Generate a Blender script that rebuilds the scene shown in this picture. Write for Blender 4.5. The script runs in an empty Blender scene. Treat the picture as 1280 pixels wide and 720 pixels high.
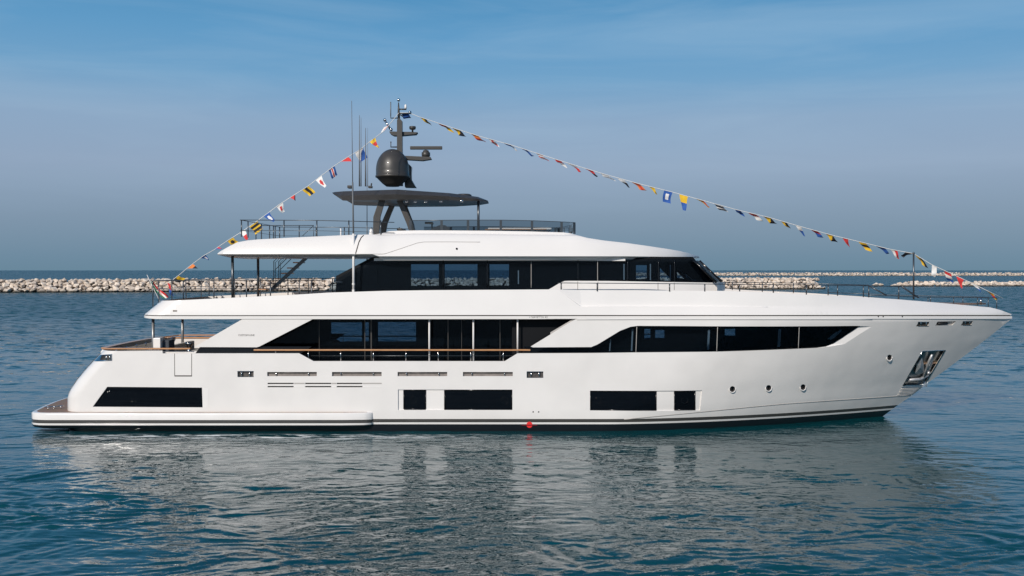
import bpy, bmesh, math, random
import numpy as np
from mathutils import Vector, Matrix
from mathutils.geometry import delaunay_2d_cdt

S = bpy.context.scene
COL = S.collection
PI = math.pi
R = math.radians

# ------------------------------------------------------------------ camera
F = 1250.0                      # focal length in photo pixels (1280 wide)
CAMY, CAMZ = -44.2, 6.5
PITCH = math.atan((360 - 337.0) / F)
cam = bpy.data.cameras.new('camera')
cam.sensor_width = 36.0
cam.lens = 36.0 * F / 1280.0
cam.clip_start = 0.1
cam.clip_end = 30000
camo = bpy.data.objects.new('camera', cam)
camo.location = (0, CAMY, CAMZ)
camo.rotation_euler = (PI / 2 - PITCH, 0, 0)
COL.objects.link(camo)
S.camera = camo

# ------------------------------------------------------------------ world, sun, exposure
SUN_EL, SUN_AZ = R(29), R(28)          # azimuth: how far left of straight behind the camera
SUNV = Vector((-math.sin(SUN_AZ) * math.cos(SUN_EL), -math.cos(SUN_AZ) * math.cos(SUN_EL), math.sin(SUN_EL)))
S.view_settings.view_transform = 'Standard'
S.view_settings.look = 'None'
S.view_settings.gamma = 1
S.view_settings.exposure = 0.13
W = bpy.data.worlds.new('World')
S.world = W
W.use_nodes = True
nt = W.node_tree
nt.nodes.clear()
wo = nt.nodes.new('ShaderNodeOutputWorld')
sky = nt.nodes.new('ShaderNodeTexSky')
sky.sky_type = 'NISHITA'
sky.sun_disc = False
sky.sun_elevation = SUN_EL
sky.sun_rotation = math.atan2(SUNV.x, SUNV.y)
sky.air_density = 1.2
sky.dust_density = 1.2
sky.ozone_density = 2.0
bg1 = nt.nodes.new('ShaderNodeBackground')
bg1.inputs[1].default_value = 0.085
nt.links.new(sky.outputs[0], bg1.inputs[0])
# the banded hazy blue of this day's sky, by elevation
tc = nt.nodes.new('ShaderNodeTexCoord')
sep = nt.nodes.new('ShaderNodeSeparateXYZ')
nt.links.new(tc.outputs['Generated'], sep.inputs[0])
ramp = nt.nodes.new('ShaderNodeValToRGB')
cr = ramp.color_ramp
def lin(c): return tuple(((v / 255 + 0.055) / 1.055) ** 2.4 if v > 10 else v / 255 / 12.92 for v in c) + (1,)
SKY_STOPS = [(0.0, (100, 131, 152)), (0.012, (103, 133, 156)), (0.05, (119, 142, 166)), (0.10, (138, 158, 184)),
         (0.145, (134, 161, 190)), (0.185, (107, 155, 193)), (0.225, (90, 148, 191)), (0.28, (68, 134, 180)), (0.38, (42, 108, 156)), (0.6, (26, 84, 132)), (1.0, (24, 72, 122))]
cr.elements[0].position = SKY_STOPS[0][0]; cr.elements[0].color = lin(SKY_STOPS[0][1])
cr.elements[1].position = 1.0; cr.elements[1].color = lin(SKY_STOPS[-1][1])
for p, c in SKY_STOPS[1:-1]:
    e = cr.elements.new(p); e.color = lin(c)
# thin stretched cirrus
mp = nt.nodes.new('ShaderNodeMapping'); mp.inputs['Scale'].default_value = (1.6, 1.0, 13.0)
mp.inputs['Rotation'].default_value = (0, R(7), 0)
nt.links.new(tc.outputs['Generated'], mp.inputs[0])
nz = nt.nodes.new('ShaderNodeTexNoise'); nz.inputs['Scale'].default_value = 2.2; nz.inputs['Detail'].default_value = 6
nz.inputs['Roughness'].default_value = 0.55; nz.inputs['Distortion'].default_value = 0.5
nt.links.new(mp.outputs[0], nz.inputs[0])
mr = nt.nodes.new('ShaderNodeMapRange'); mr.inputs[1].default_value = 0.42; mr.inputs[2].default_value = 0.78
mr.inputs[3].default_value = 0; mr.inputs[4].default_value = 0.34
nt.links.new(nz.outputs[0], mr.inputs[0])
el = nt.nodes.new('ShaderNodeMapRange'); el.inputs[1].default_value = 0.03; el.inputs[2].default_value = 0.16
nt.links.new(sep.outputs[2], el.inputs[0])
mul = nt.nodes.new('ShaderNodeMath'); mul.operation = 'MULTIPLY'
nt.links.new(mr.outputs[0], mul.inputs[0]); nt.links.new(el.outputs[0], mul.inputs[1])
mixc = nt.nodes.new('ShaderNodeMix'); mixc.data_type = 'RGBA'
mixc.inputs['B'].default_value = lin((160, 186, 208))
nt.links.new(sep.outputs[2], ramp.inputs[0])
nt.links.new(ramp.outputs[0], mixc.inputs['A']); nt.links.new(mul.outputs[0], mixc.inputs['Factor'])
bg2 = nt.nodes.new('ShaderNodeBackground'); bg2.inputs[1].default_value = 1.0
nt.links.new(mixc.outputs['Result'], bg2.inputs[0])
mxs = nt.nodes.new('ShaderNodeMixShader'); mxs.inputs[0].default_value = 0.93
nt.links.new(bg1.outputs[0], mxs.inputs[1]); nt.links.new(bg2.outputs[0], mxs.inputs[2])
nt.links.new(mxs.outputs[0], wo.inputs[0])

sl = bpy.data.lights.new('sun', 'SUN')
sl.energy = 3.4
sl.angle = R(0.6)
sl.color = (1.0, 0.92, 0.83)
slo = bpy.data.objects.new('sun', sl)
slo.rotation_euler = SUNV.to_track_quat('Z', 'Y').to_euler()
slo.location = (-30, -60, 50)
COL.objects.link(slo)
S.cycles.max_bounces = 10
S.cycles.transparent_max_bounces = 16
S.cycles.sample_clamp_indirect = 12
S.cycles.caustics_reflective = True

# ------------------------------------------------------------------ pixel <-> place
CP, SP = math.cos(PITCH), math.sin(PITCH)
def ray(px, py):
    u, v = (px - 640) / F, (360 - py) / F
    return Vector((u, CP + v * SP, v * CP - SP))
def P(px, py, Y=0.0):
    r = ray(px, py)
    t = (Y - CAMY) / r.y
    return Vector((r.x * t, Y, CAMZ + r.z * t))
def G(px, py, z=0.0):
    r = ray(px, py)
    t = (z - CAMZ) / r.z
    return Vector((r.x * t, CAMY + r.y * t, z))
def interp(x, tab):
    if x <= tab[0][0]: return tab[0][1]
    for (a, fa), (b, fb) in zip(tab, tab[1:]):
        if x <= b: return fa + (fb - fa) * (x - a) / (b - a)
    return tab[-1][1]
def smooth(a, b, x):
    t = min(1, max(0, (x - a) / (b - a))); return t * t * (3 - 2 * t)

# ------------------------------------------------------------------ materials
def pbr(name, col, rough=0.4, metal=0.0, coat=0.0, spec=0.5):
    m = bpy.data.materials.new(name); m.use_nodes = True
    b = m.node_tree.nodes['Principled BSDF']
    b.inputs['Base Color'].default_value = tuple(col) + (1,)
    b.inputs['Roughness'].default_value = rough
    b.inputs['Metallic'].default_value = metal
    b.inputs['Coat Weight'].default_value = coat
    b.inputs['Coat Roughness'].default_value = 0.03
    b.inputs['Specular IOR Level'].default_value = spec
    return m
def noise_var(m, scale=3.0, lo=0.85, hi=1.1, bump=0.0, bscale=20, coord='Object', stretch=None):
    t = m.node_tree; b = t.nodes['Principled BSDF']
    tcn = t.nodes.new('ShaderNodeTexCoord')
    src = tcn.outputs[coord]
    if stretch:
        mpn = t.nodes.new('ShaderNodeMapping'); mpn.inputs['Scale'].default_value = stretch
        t.links.new(src, mpn.inputs[0]); src = mpn.outputs[0]
    n = t.nodes.new('ShaderNodeTexNoise'); n.inputs['Scale'].default_value = scale; n.inputs['Detail'].default_value = 5
    t.links.new(src, n.inputs[0])
    r_ = t.nodes.new('ShaderNodeMapRange'); r_.inputs[1].default_value = 0.3; r_.inputs[2].default_value = 0.7
    r_.inputs[3].default_value = lo; r_.inputs[4].default_value = hi
    t.links.new(n.outputs[0], r_.inputs[0])
    c = b.inputs['Base Color'].default_value[:]
    v = t.nodes.new('ShaderNodeVectorMath'); v.operation = 'SCALE'; v.inputs[0].default_value = c[:3]
    t.links.new(r_.outputs[0], v.inputs['Scale']); t.links.new(v.outputs[0], b.inputs['Base Color'])
    if bump:
        n2 = t.nodes.new('ShaderNodeTexNoise'); n2.inputs['Scale'].default_value = bscale; n2.inputs['Detail'].default_value = 4
        t.links.new(src, n2.inputs[0])
        bp = t.nodes.new('ShaderNodeBump'); bp.inputs['Strength'].default_value = bump; bp.inputs['Distance'].default_value = 0.1
        t.links.new(n2.outputs[0], bp.inputs['Height']); t.links.new(bp.outputs[0], b.inputs['Normal'])
    return m

M = {}
M['white'] = noise_var(pbr('white_gelcoat', (0.80, 0.775, 0.75), 0.32, coat=0.5), 0.7, 0.975, 1.015)
M['white2'] = noise_var(pbr('white_paint', (0.78, 0.76, 0.74), 0.4), 2, 0.97, 1.02)
M['dark'] = noise_var(pbr('graphite_paint', (0.046, 0.043, 0.040), 0.42, coat=0.1), 3, 0.9, 1.1)
M['black'] = pbr('black_frame', (0.006, 0.007, 0.009), 0.18)
M['inner'] = pbr('dark_interior', (0.003, 0.004, 0.006), 0.6, spec=0.2)  # near-black base carries the darkness of the unlit interior
M['groove'] = pbr('shadow_gap_rubber', (0.045, 0.035, 0.03), 0.6)
M['lip'] = pbr('grey_trim', (0.42, 0.40, 0.38), 0.4)
M['steel'] = noise_var(pbr('polished_steel', (0.62, 0.61, 0.6), 0.16, metal=1), 9, 0.8, 1.1)
M['railmetal'] = pbr('rail_metal', (0.10, 0.11, 0.12), 0.3, metal=0.7)
M['fairdark'] = noise_var(pbr('fairlead_recess', (0.10, 0.09, 0.085), 0.4, metal=0.4), 14, 0.6, 1.4)
M['ventdark'] = noise_var(pbr('vent_recess', (0.21, 0.185, 0.17), 0.5), 6, 0.8, 1.2)
M['ventblack'] = pbr('vent_slot_black', (0.012, 0.011, 0.011), 0.5)
M['red'] = pbr('red_mark', (0.85, 0.03, 0.03), 0.5)
M['text'] = pbr('grey_lettering', (0.22, 0.21, 0.2), 0.4)
M['cushion'] = noise_var(pbr('cushion_fabric', (0.5, 0.48, 0.45), 0.9), 30, 0.85, 1.1)
M['darkcushion'] = noise_var(pbr('dark_cushion', (0.06, 0.07, 0.085), 0.9), 30, 0.85, 1.1)
M['curtain'] = pbr('curtain', (0.55, 0.56, 0.58), 0.8)
M['galv'] = noise_var(pbr('satin_steel', (0.55, 0.55, 0.56), 0.42, metal=.6), 9, 0.7, 1.1)
M['column'] = pbr('column_grey', (0.26, 0.26, 0.26), 0.35, metal=.5)
M['rope'] = pbr('white_rope', (0.7, 0.7, 0.68), 0.8)
M['antenna'] = pbr('antenna_grey', (0.14, 0.15, 0.16), 0.5)

def teak_mat():
    m = pbr('teak', (0.38, 0.2, 0.10), 0.6); t = m.node_tree; b = t.nodes['Principled BSDF']
    tcn = t.nodes.new('ShaderNodeTexCoord'); w = t.nodes.new('ShaderNodeTexWave')
    w.bands_direction = 'Y'; w.inputs['Scale'].default_value = 6.0; w.inputs['Distortion'].default_value = 0
    t.links.new(tc_out(tcn), w.inputs[0])
    n = t.nodes.new('ShaderNodeTexNoise'); n.inputs['Scale'].default_value = 5
    t.links.new(tc_out(tcn), n.inputs[0])
    r_ = t.nodes.new('ShaderNodeValToRGB'); r_.color_ramp.elements[0].position = 0.0; r_.color_ramp.elements[0].color = (0.10, 0.06, 0.04, 1)
    r_.color_ramp.elements[1].position = 0.12; r_.color_ramp.elements[1].color = (0.36, 0.23, 0.15, 1)
    t.links.new(w.outputs['Color'], r_.inputs[0])
    mx = t.nodes.new('ShaderNodeMix'); mx.data_type = 'RGBA'; mx.blend_type = 'MULTIPLY'; mx.inputs['Factor'].default_value = 0.5
    t.links.new(r_.outputs[0], mx.inputs['A']); t.links.new(n.outputs['Color'], mx.inputs['B'])
    t.links.new(mx.outputs['Result'], b.inputs['Base Color'])
    return m
def tc_out(n): return n.outputs['Object']
M['teak'] = teak_mat()
M['teakrail'] = noise_var(pbr('varnished_teak', (0.50, 0.25, 0.11), 0.35, coat=0.4), 6, 0.8, 1.15, stretch=(0.5, 4, 4))

def hull_mat():
    m = pbr('hull_paint', (0.8, 0.775, 0.75), 0.3, coat=1.0); t = m.node_tree; b = t.nodes['Principled BSDF']
    tcn = t.nodes.new('ShaderNodeTexCoord'); sp = t.nodes.new('ShaderNodeSeparateXYZ')
    t.links.new(tcn.outputs['Object'], sp.inputs[0])
    r_ = t.nodes.new('ShaderNodeValToRGB'); c = r_.color_ramp; c.interpolation = 'CONSTANT'
    c.elements[0].position = 0; c.elements[0].color = (0.010, 0.010, 0.013, 1)
    c.elements[1].position = 0.292; c.elements[1].color = (0.80, 0.78, 0.76, 1)
    for p, k in ((0.368, (0.06, 0.055, 0.05)), (0.505, (0.8, 0.775, 0.75))):
        e = c.elements.new(p); e.color = k + (1,)
    t.links.new(sp.outputs[2], r_.inputs[0])
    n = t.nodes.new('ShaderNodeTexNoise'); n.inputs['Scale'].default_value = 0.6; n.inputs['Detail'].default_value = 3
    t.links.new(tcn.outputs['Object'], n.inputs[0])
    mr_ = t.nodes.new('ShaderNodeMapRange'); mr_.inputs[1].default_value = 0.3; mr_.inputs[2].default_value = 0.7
    mr_.inputs[3].default_value = 0.945; mr_.inputs[4].default_value = 1.025  # random tone, widened to paint in faint mottled light off the water
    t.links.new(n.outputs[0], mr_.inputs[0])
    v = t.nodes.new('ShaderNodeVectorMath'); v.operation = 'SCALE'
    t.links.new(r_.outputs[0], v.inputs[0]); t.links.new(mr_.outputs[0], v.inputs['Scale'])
    t.links.new(v.outputs[0], b.inputs['Base Color'])
    # very faint long-wave fairing unevenness, as on any painted hull
    n2 = t.nodes.new('ShaderNodeTexNoise'); n2.inputs['Scale'].default_value = 0.9; n2.inputs['Detail'].default_value = 1
    t.links.new(tcn.outputs['Object'], n2.inputs[0])
    bp = t.nodes.new('ShaderNodeBump'); bp.inputs['Strength'].default_value = 0.5; bp.inputs['Distance'].default_value = 0.05
    t.links.new(n2.outputs[0], bp.inputs['Height']); t.links.new(bp.outputs[0], b.inputs['Normal'])
    return m
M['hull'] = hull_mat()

def glass_mat(name, tint, refl=1.0):
    m = bpy.data.materials.new(name); m.use_nodes = True; t = m.node_tree; t.nodes.clear()
    o = t.nodes.new('ShaderNodeOutputMaterial'); tr = t.nodes.new('ShaderNodeBsdfTransparent'); tr.inputs[0].default_value = tint + (1,)
    g = t.nodes.new('ShaderNodeBsdfGlossy'); g.inputs['Roughness'].default_value = 0.01; g.inputs[0].default_value = (refl, refl, refl, 1)
    f = t.nodes.new('ShaderNodeFresnel'); f.inputs[0].default_value = 1.5
    mx = t.nodes.new('ShaderNodeMixShader'); t.links.new(f.outputs[0], mx.inputs[0])
    t.links.new(tr.outputs[0], mx.inputs[1]); t.links.new(g.outputs[0], mx.inputs[2]); t.links.new(mx.outputs[0], o.inputs[0])
    return m
M['glass'] = glass_mat('tinted_glass', (0.62, 0.70, 0.76), 0.22)
M['glassdark'] = glass_mat('dark_tinted_glass', (0.45, 0.55, 0.62))
M['screen'] = glass_mat('smoked_screen_glass', (0.42, 0.47, 0.50))
M['blackglass'] = pbr('black_glass', (0.003, 0.004, 0.006), 0.012, spec=0.22)

# ------------------------------------------------------------------ object helpers
def tag(o, label=None, cat=None, group=None, kind=None):
    if label: o['label'] = label
    if cat: o['category'] = cat
    if group: o['group'] = group
    if kind: o['kind'] = kind
    return o
def empty(name, loc=(0, 0, 0)):
    o = bpy.data.objects.new(name, None); o.location = loc; o.empty_display_size = 0.5; COL.objects.link(o); return o
def link(name, me, parent=None, mats=()):
    for m in mats: me.materials.append(m)
    o = bpy.data.objects.new(name, me); COL.objects.link(o)
    if parent is not None:
        o.parent = parent
    return o

class MB:
    """collects shapes in world space, then becomes ONE mesh"""
    def __init__(s): s.bm = bmesh.new()
    def face(s, pts, mi=0, sm=False):
        try:
            f = s.bm.faces.new([s.bm.verts.new(p) for p in pts]); f.material_index = mi; f.smooth = sm
        except ValueError: pass
        return s
    def box(s, a, b, bev=0.0, mi=0):
        a, b = Vector(a), Vector(b)
        mn = Vector(map(min, a, b)); mx = Vector(map(max, a, b))
        v = [s.bm.verts.new((x, y, z)) for x in (mn.x, mx.x) for y in (mn.y, mx.y) for z in (mn.z, mx.z)]
        fs = []
        for q in ((0, 1, 3, 2), (4, 6, 7, 5), (0, 4, 5, 1), (2, 3, 7, 6), (0, 2, 6, 4), (1, 5, 7, 3)):
            f = s.bm.faces.new([v[i] for i in q]); f.material_index = mi; fs.append(f)
        if bev:
            es = list({e for f in fs for e in f.edges})
            bmesh.ops.bevel(s.bm, geom=es, offset=bev, segments=2, affect='EDGES', profile=0.6)
        return s
    def prism(s, poly, d, mi=0, bev=0.0):
        """poly: world points of one face, extruded by vector d"""
        d = Vector(d); a = [s.bm.verts.new(p) for p in poly]; b = [s.bm.verts.new(Vector(p) + d) for p in poly]
        fs = [s.bm.faces.new(a), s.bm.faces.new(b[::-1])]
        n = len(a)
        for i in range(n):
            fs.append(s.bm.faces.new([a[(i + 1) % n], a[i], b[i], b[(i + 1) % n]]))
        for f in fs: f.material_index = mi
        if bev:
            es = list({e for f in fs for e in f.edges})
            bmesh.ops.bevel(s.bm, geom=es, offset=bev, segments=2, affect='EDGES', profile=0.6)
        bmesh.ops.recalc_face_normals(s.bm, faces=[f for f in s.bm.faces if f.is_valid])
        return s
    def tube(s, pts, r, seg=8, mi=0, cap=True):
        pts = [Vector(p) for p in pts]; n = len(pts)
        rs = r if isinstance(r, (list, tuple)) else [r] * n
        rings = []
        for i, p in enumerate(pts):
            t = (pts[min(i + 1, n - 1)] - pts[max(i - 1, 0)]).normalized()
            up = Vector((0, 0, 1)) if abs(t.z) < 0.9 else Vector((0, 1, 0))
            a = t.cross(up).normalized(); b = t.cross(a)
            rings.append([s.bm.verts.new(p + (a * math.cos(2 * PI * k / seg) + b * math.sin(2 * PI * k / seg)) * rs[i]) for k in range(seg)])
        for A, B in zip(rings, rings[1:]):
            for k in range(seg):
                f = s.bm.faces.new([A[k], B[k], B[(k + 1) % seg], A[(k + 1) % seg]]); f.smooth = True; f.material_index = mi
        if cap:
            for q in (rings[0], rings[-1][::-1]):
                f = s.bm.faces.new(q); f.material_index = mi
        return s
    def lathe(s, c, prof, seg=32, mi=0, axis='z'):
        c = Vector(c); rings = []
        for r_, h in prof:
            rg = []
            for k in range(seg):
                a = 2 * PI * k / seg; u, v = r_ * math.cos(a), r_ * math.sin(a)
                rg.append(s.bm.verts.new(c + (Vector((u, v, h)) if axis == 'z' else Vector((u, -h, v)) if axis == 'y' else Vector((h, u, v)))))
            rings.append(rg)
        for A, B in zip(rings, rings[1:]):
            for k in range(seg):
                f = s.bm.faces.new([A[k], A[(k + 1) % seg], B[(k + 1) % seg], B[k]]); f.smooth = True; f.material_index = mi
        for q in (rings[0][::-1], rings[-1]):
            if (q[0].co - q[1].co).length > 1e-5:
                f = s.bm.faces.new(q); f.material_index = mi
        return s
    def ball(s, c, r, seg=16, mi=0, sq=1.0):
        prof = [(max(1e-4, r * math.sin(PI * k / 10)), -r * sq * math.cos(PI * k / 10)) for k in range(11)]
        return s.lathe(c, prof, seg, mi)
    def build(s, name, mat, parent=None, norm=False):
        me = bpy.data.meshes.new(name)
        if norm: bmesh.ops.recalc_face_normals(s.bm, faces=s.bm.faces[:])
        s.bm.to_mesh(me); s.bm.free()
        return link(name, me, parent, mat if isinstance(mat, (list, tuple)) else [mat])

# ------------------------------------------------------------------ patches cut from a curved surface
def in_poly(x, y, poly):
    c = False; n = len(poly); j = n - 1
    for i in range(n):
        xi, yi = poly[i]; xj, yj = poly[j]
        if (yi > y) != (yj > y) and x < (xj - xi) * (y - yi) / (yj - yi) + xi: c = not c
        j = i
    return c
def densify(poly, step):
    out = []
    n = len(poly)
    for i in range(n):
        a, b = poly[i], poly[(i + 1) % n]
        k = max(1, int(math.hypot(b[0] - a[0], b[1] - a[1]) / step + 0.5))
        for q in range(k): out.append((a[0] + (b[0] - a[0]) * q / k, a[1] + (b[1] - a[1]) * q / k))
    return out
def to_xz(poly_px, surf, off=0.0):
    """pixel outline -> (X, z) on the surface Y = surf(X, z) (near side, negative Y)"""
    out = []
    for px, py in poly_px:
        Y = -4.0
        for _ in range(40):
            p = P(px, py, Y); Y = 0.5 * Y + 0.5 * (surf(p.x, p.z) - off)
        p = P(px, py, Y); out.append((p.x, p.z))
    return out
def patch(name, outer, holes, surf, mats, parent, off=0.0, depth=0.08, step=0.3, px=True, mirror=True, back=True, rim_mat=0, sides=('near', 'far'), dense=None):
    if mirror and name not in ('hull',) and len(sides) == 2:
        if px: outer = to_xz(outer, surf, off); holes = [to_xz(h, surf, off) for h in holes]
        kw = dict(off=off, depth=depth, step=step, px=False, back=back, rim_mat=rim_mat, dense=dense)
        far = patch(name, outer, holes, surf, mats, parent, sides=('far',), **kw)
        return patch(name, outer, holes, surf, mats, parent, sides=('near',), **kw)
    if px:
        outer = to_xz(outer, surf, off); holes = [to_xz(h, surf, off) for h in holes]
    O = densify(outer, step); Hs = [densify(h, step) for h in holes]
    vs = []; es = []; loops = []
    for lp in [O] + Hs:
        b = len(vs); vs += lp; n = len(lp); es += [(b + i, b + (i + 1) % n) for i in range(n)]; loops.append((b, n))
    x0, x1 = min(p[0] for p in O), max(p[0] for p in O); y0, y1 = min(p[1] for p in O), max(p[1] for p in O)
    nx = max(1, int((x1 - x0) / step)); ny = max(1, int((y1 - y0) / step))
    nb = len(vs)
    for i in range(1, nx):
        for j in range(1, ny):
            x = x0 + (x1 - x0) * i / nx; y = y0 + (y1 - y0) * j / ny
            if in_poly(x, y, O) and not any(in_poly(x, y, h) for h in Hs):
                if min((x - p[0]) ** 2 + (y - p[1]) ** 2 for p in vs[:nb]) > (0.3 * step) ** 2: vs.append((x, y))
    if dense:
        dx0, dx1, ds, dz_ = dense
        for i in range(int((dx1 - dx0) / ds) + 1):
            for j in range(int((y1 - y0) / dz_) + 1):
                z = y0 + dz_ * j; x = dx0 + ds * i + interp(z, STERN) 
                if in_poly(x, z, O) and not any(in_poly(x, z, h) for h in Hs): vs.append((x, z))
    r_ = delaunay_2d_cdt([Vector(v) for v in vs], es, [], 0, 1e-5)
    V, FC, ov = r_[0], r_[2], r_[3]
    tris = []
    for f in FC:
        cx = sum(V[i][0] for i in f) / 3; cy = sum(V[i][1] for i in f) / 3
        if in_poly(cx, cy, O) and not any(in_poly(cx, cy, h) for h in Hs): tris.append(list(f))
    def nrm(x, z):
        e = 0.01
        dx = (surf(x + e, z) - surf(x - e, z)) / (2 * e); dz = (surf(x, z + e) - surf(x, z - e)) / (2 * e)
        return Vector((dx, -1, dz)).normalized()
    edge_cnt = {}
    for t in tris:
        a = (V[t[1]] - V[t[0]]).cross(V[t[2]] - V[t[0]])
        if a < 0: t.reverse()
        for k in range(3):
            e = (t[k], t[(k + 1) % 3]); edge_cnt[e] = edge_cnt.get(e, 0) + 1
    bound = [e for e in edge_cnt if (e[1], e[0]) not in edge_cnt]
    verts = []; faces = []; normals = []; midx = []
    for sgn in (1, -1):
        if sgn == 1 and 'near' not in sides: continue
        if sgn == -1 and (not mirror or 'far' not in sides): continue
        b = len(verts)
        front = [(v[0], sgn * (surf(v[0], v[1]) - off), v[1]) for v in V]
        bk = [(p[0], p[1] + sgn * min(depth, .95 * abs(p[1])), p[2]) for p in front]
        verts += front + bk; nV = len(V)
        for t in tris:
            cx = sum(V[i][0] for i in t) / 3; cz = sum(V[i][1] for i in t) / 3
            q = t if sgn == 1 else t[::-1]
            faces.append([b + i for i in q]); midx.append(0)
            for i in q:
                n = nrm(V[i][0] * 0.97 + cx * 0.03, V[i][1] * 0.97 + cz * 0.03); normals.append((n.x, n.y * sgn, n.z))
            if back and depth:
                q2 = q[::-1]; faces.append([b + nV + i for i in q2]); midx.append(0)
                normals += [(0, sgn, 0)] * 3
        if depth:
            for (i, j) in bound:
                q = [b + j, b + i, b + nV + i, b + nV + j]
                if sgn == -1: q = q[::-1]
                faces.append(q); midx.append(rim_mat)
                p0, p1, p2 = (Vector(verts[k]) for k in q[:3]); n = (p1 - p0).cross(p2 - p0)
                n = n.normalized() if n.length > 1e-12 else Vector((0, 0, 1))
                normals += [tuple(n)] * 4
    me = bpy.data.meshes.new(name); me.from_pydata(verts, [], faces)
    me.polygons.foreach_set('material_index', midx)
    me.polygons.foreach_set('use_smooth', [True] * len(faces))
    me.update()
    me.normals_split_custom_set(normals)
    return link(name, me, parent, mats if isinstance(mats, (list, tuple)) else [mats])
def rect(x0, y0, x1, y1): return [(x0, y0), (x1, y0), (x1, y1), (x0, y1)]
def circ(x, y, rx, ry=None, n=20):
    ry = ry or rx
    return [(x + rx * math.cos(2 * PI * k / n), y + ry * math.sin(2 * PI * k / n)) for k in range(n)]
def surf_pt(px, py, surf, off=0.0):
    (x, z), = to_xz([(px, py)], surf, off); return Vector((x, surf(x, z) - off, z))

# ------------------------------------------------------------------ hull form
STEM = sorted([(P(a, b, 0).z, P(a, b, 0).x) for a, b in ((1266, 394), (1265, 398), (1236, 421.6), (1206, 444.5), (1180, 464), (1160, 478.5), (1142, 493), (1121.5, 507), (1103, 521))])
STEM = [(-1.2, STEM[0][1] - 2.4)] + STEM
STERN = sorted([(P(a, b, -3.9).z, P(a, b, -3.9).x) for a, b in ((80, 513), (80, 497), (83, 489), (92.5, 475), (103.5, 461.7), (114.4, 450), (127.7, 436))])
STERN = [(-1.2, STERN[0][1])] + STERN
STERN.append((STERN[-1][0] + 1.5, STERN[-1][1] + 1.6))
def hull_b(X, z):
    xs = interp(z, STEM)
    t = min(1, max(0, (z - 0.35) / 4.3))
    L = 13.0 + 1.0 * t; p = 1.6 + 0.3 * t ** 1.1
    Bm = 4.2 if z > 0.9 else 4.2 - 0.12 * ((0.9 - z) / 0.9) ** 2
    u = xs - X
    if u <= 0: return 0.02
    b = Bm * (1 - (1 - min(u / L, 1)) ** p) + 0.015
    v = X - interp(z, STERN); r = 0.8
    if v < r:
        v = max(v, 0.0); b -= r * (1 - math.sqrt(max(0, 1 - ((r - v) / r) ** 2)))
    return max(0.02, b)
def hullS(X, z): return -hull_b(X, z)

ZG = P(600, 394, -4.2).z          # the groove line
ZK = P(800, 383, -4.2).z          # knuckle in the forward band
TIPX = STEM[-1][1]
AFTX = -15.05
ZT = P(190, 376.6, -4.1).z
def aft_x(z): return AFTX + 1.2 * max(0, z - ZG)
def band_b(X, z):
    xs = TIPX - 0.55 * max(0, z - ZG - 0.05) * smooth(12, 22, X) * 1.6
    u = xs - X
    if u <= 0: return 0.02
    b = 4.2 * (1 - (1 - min(u / 14.0, 1)) ** 1.9) + 0.035 * min(1, u) + 0.02
    dz = z - ZG
    w = smooth(0, 10, X); bow = smooth(12, 17, X)
    k1 = 0.16 + 0.30 * w; k2 = 0.16 + 0.02 * w
    k1 = k1 + (0.9 - k1) * bow; k2 = k2 + (0.9 - k2) * bow
    if dz < 0: ln = 0
    elif z < ZK: ln = k1 * dz
    else: ln = k1 * (ZK - ZG) + k2 * (z - ZK)
    b -= ln * min(1, u / 1.5 + 0.1)
    v = X - aft_x(z); r = 1.1
    if v < r:
        v = max(v, 0.0); b -= r * (1 - math.sqrt(max(0, 1 - ((r - v) / r) ** 2)))
    return max(0.02, b)
def bandS(X, z): return -band_b(X, z)

# =================================================================== THE YACHT
Y0 = tag(empty('motor_yacht'), 'large white three deck motor yacht with black windows lying side on in the harbour', 'yacht')

SHEER = [(127.7, 437), (203, 438.3), (203.3, 441.8), (374, 441.7), (392, 451.5), (631, 451.5), (647, 441.7), (742, 441.3), (800, 440.6), (900, 439.6), (1004, 435.8),
         (1030, 434.5), (1055.5, 430), (1090, 408.3), (1071, 407.3), (797, 407.3), (788, 408.5), (775, 413.5), (747, 430.5), (739, 433.8), (666, 434.2), (663.5, 433.2), (720, 398.6)]
low = [(1265.5, 398.6), (1236, 421.6), (1206, 444.5), (1180, 464), (1160, 478.5), (1142, 493), (1121.5, 507), (1103, 521)]
outl_xz = to_xz(SHEER, hullS)
outl_xz += to_xz([(px, 397.2) for px in (760, 850, 950, 1050, 1120, 1180, 1230, 1255)], hullS)
outl_xz += [(TIPX - 0.03, P(1265, 397.6, 0).z)]
for z, x in reversed(STEM[:-2]): outl_xz.append((x - 0.02, z))
outl_xz += [(STERN[0][1] + 0.02, -1.2)]
for z, x in STERN[1:-1]: outl_xz.append((x + 0.02, z))
outl_xz = outl_xz[:-1]
W_AFT = [(134, 483.5), (252.5, 484.5), (253.3, 509.3), (115.8, 508.5)]
recA = [(497.5, 487), (640.5, 487), (640.5, 512.5), (497.5, 512.5)]
recB = [(737.5, 488.3), (877.5, 488), (875, 513), (737.5, 513)]
anchor = [(1152.8, 439), (1181.6, 437.8), (1155.5, 481.5), (1128.5, 481.8)]
vents = [(334, 465, 396, 470.3), (415, 465, 477, 470.3), (497, 465, 559, 470.3), (578.7, 465, 641, 470.3)]
fairs = [(297, 464, 317, 471), (658.5, 464.5, 679, 472)]
slots = [(334.5, 367), (381.5, 414), (421, 453)]
bowf = [[(1148.5, 402.2), (1162, 402.2), (1160, 408), (1145, 408)], [(1172, 402), (1195, 401.6), (1190.5, 406.6), (1169, 407)], [(1204.5, 401.3), (1216.5, 401.2), (1213.5, 406.8), (1201, 406.8)]]
ports = [(915.5, 486.4), (960.8, 485), (1003.8, 484), (1111.8, 447)]
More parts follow.
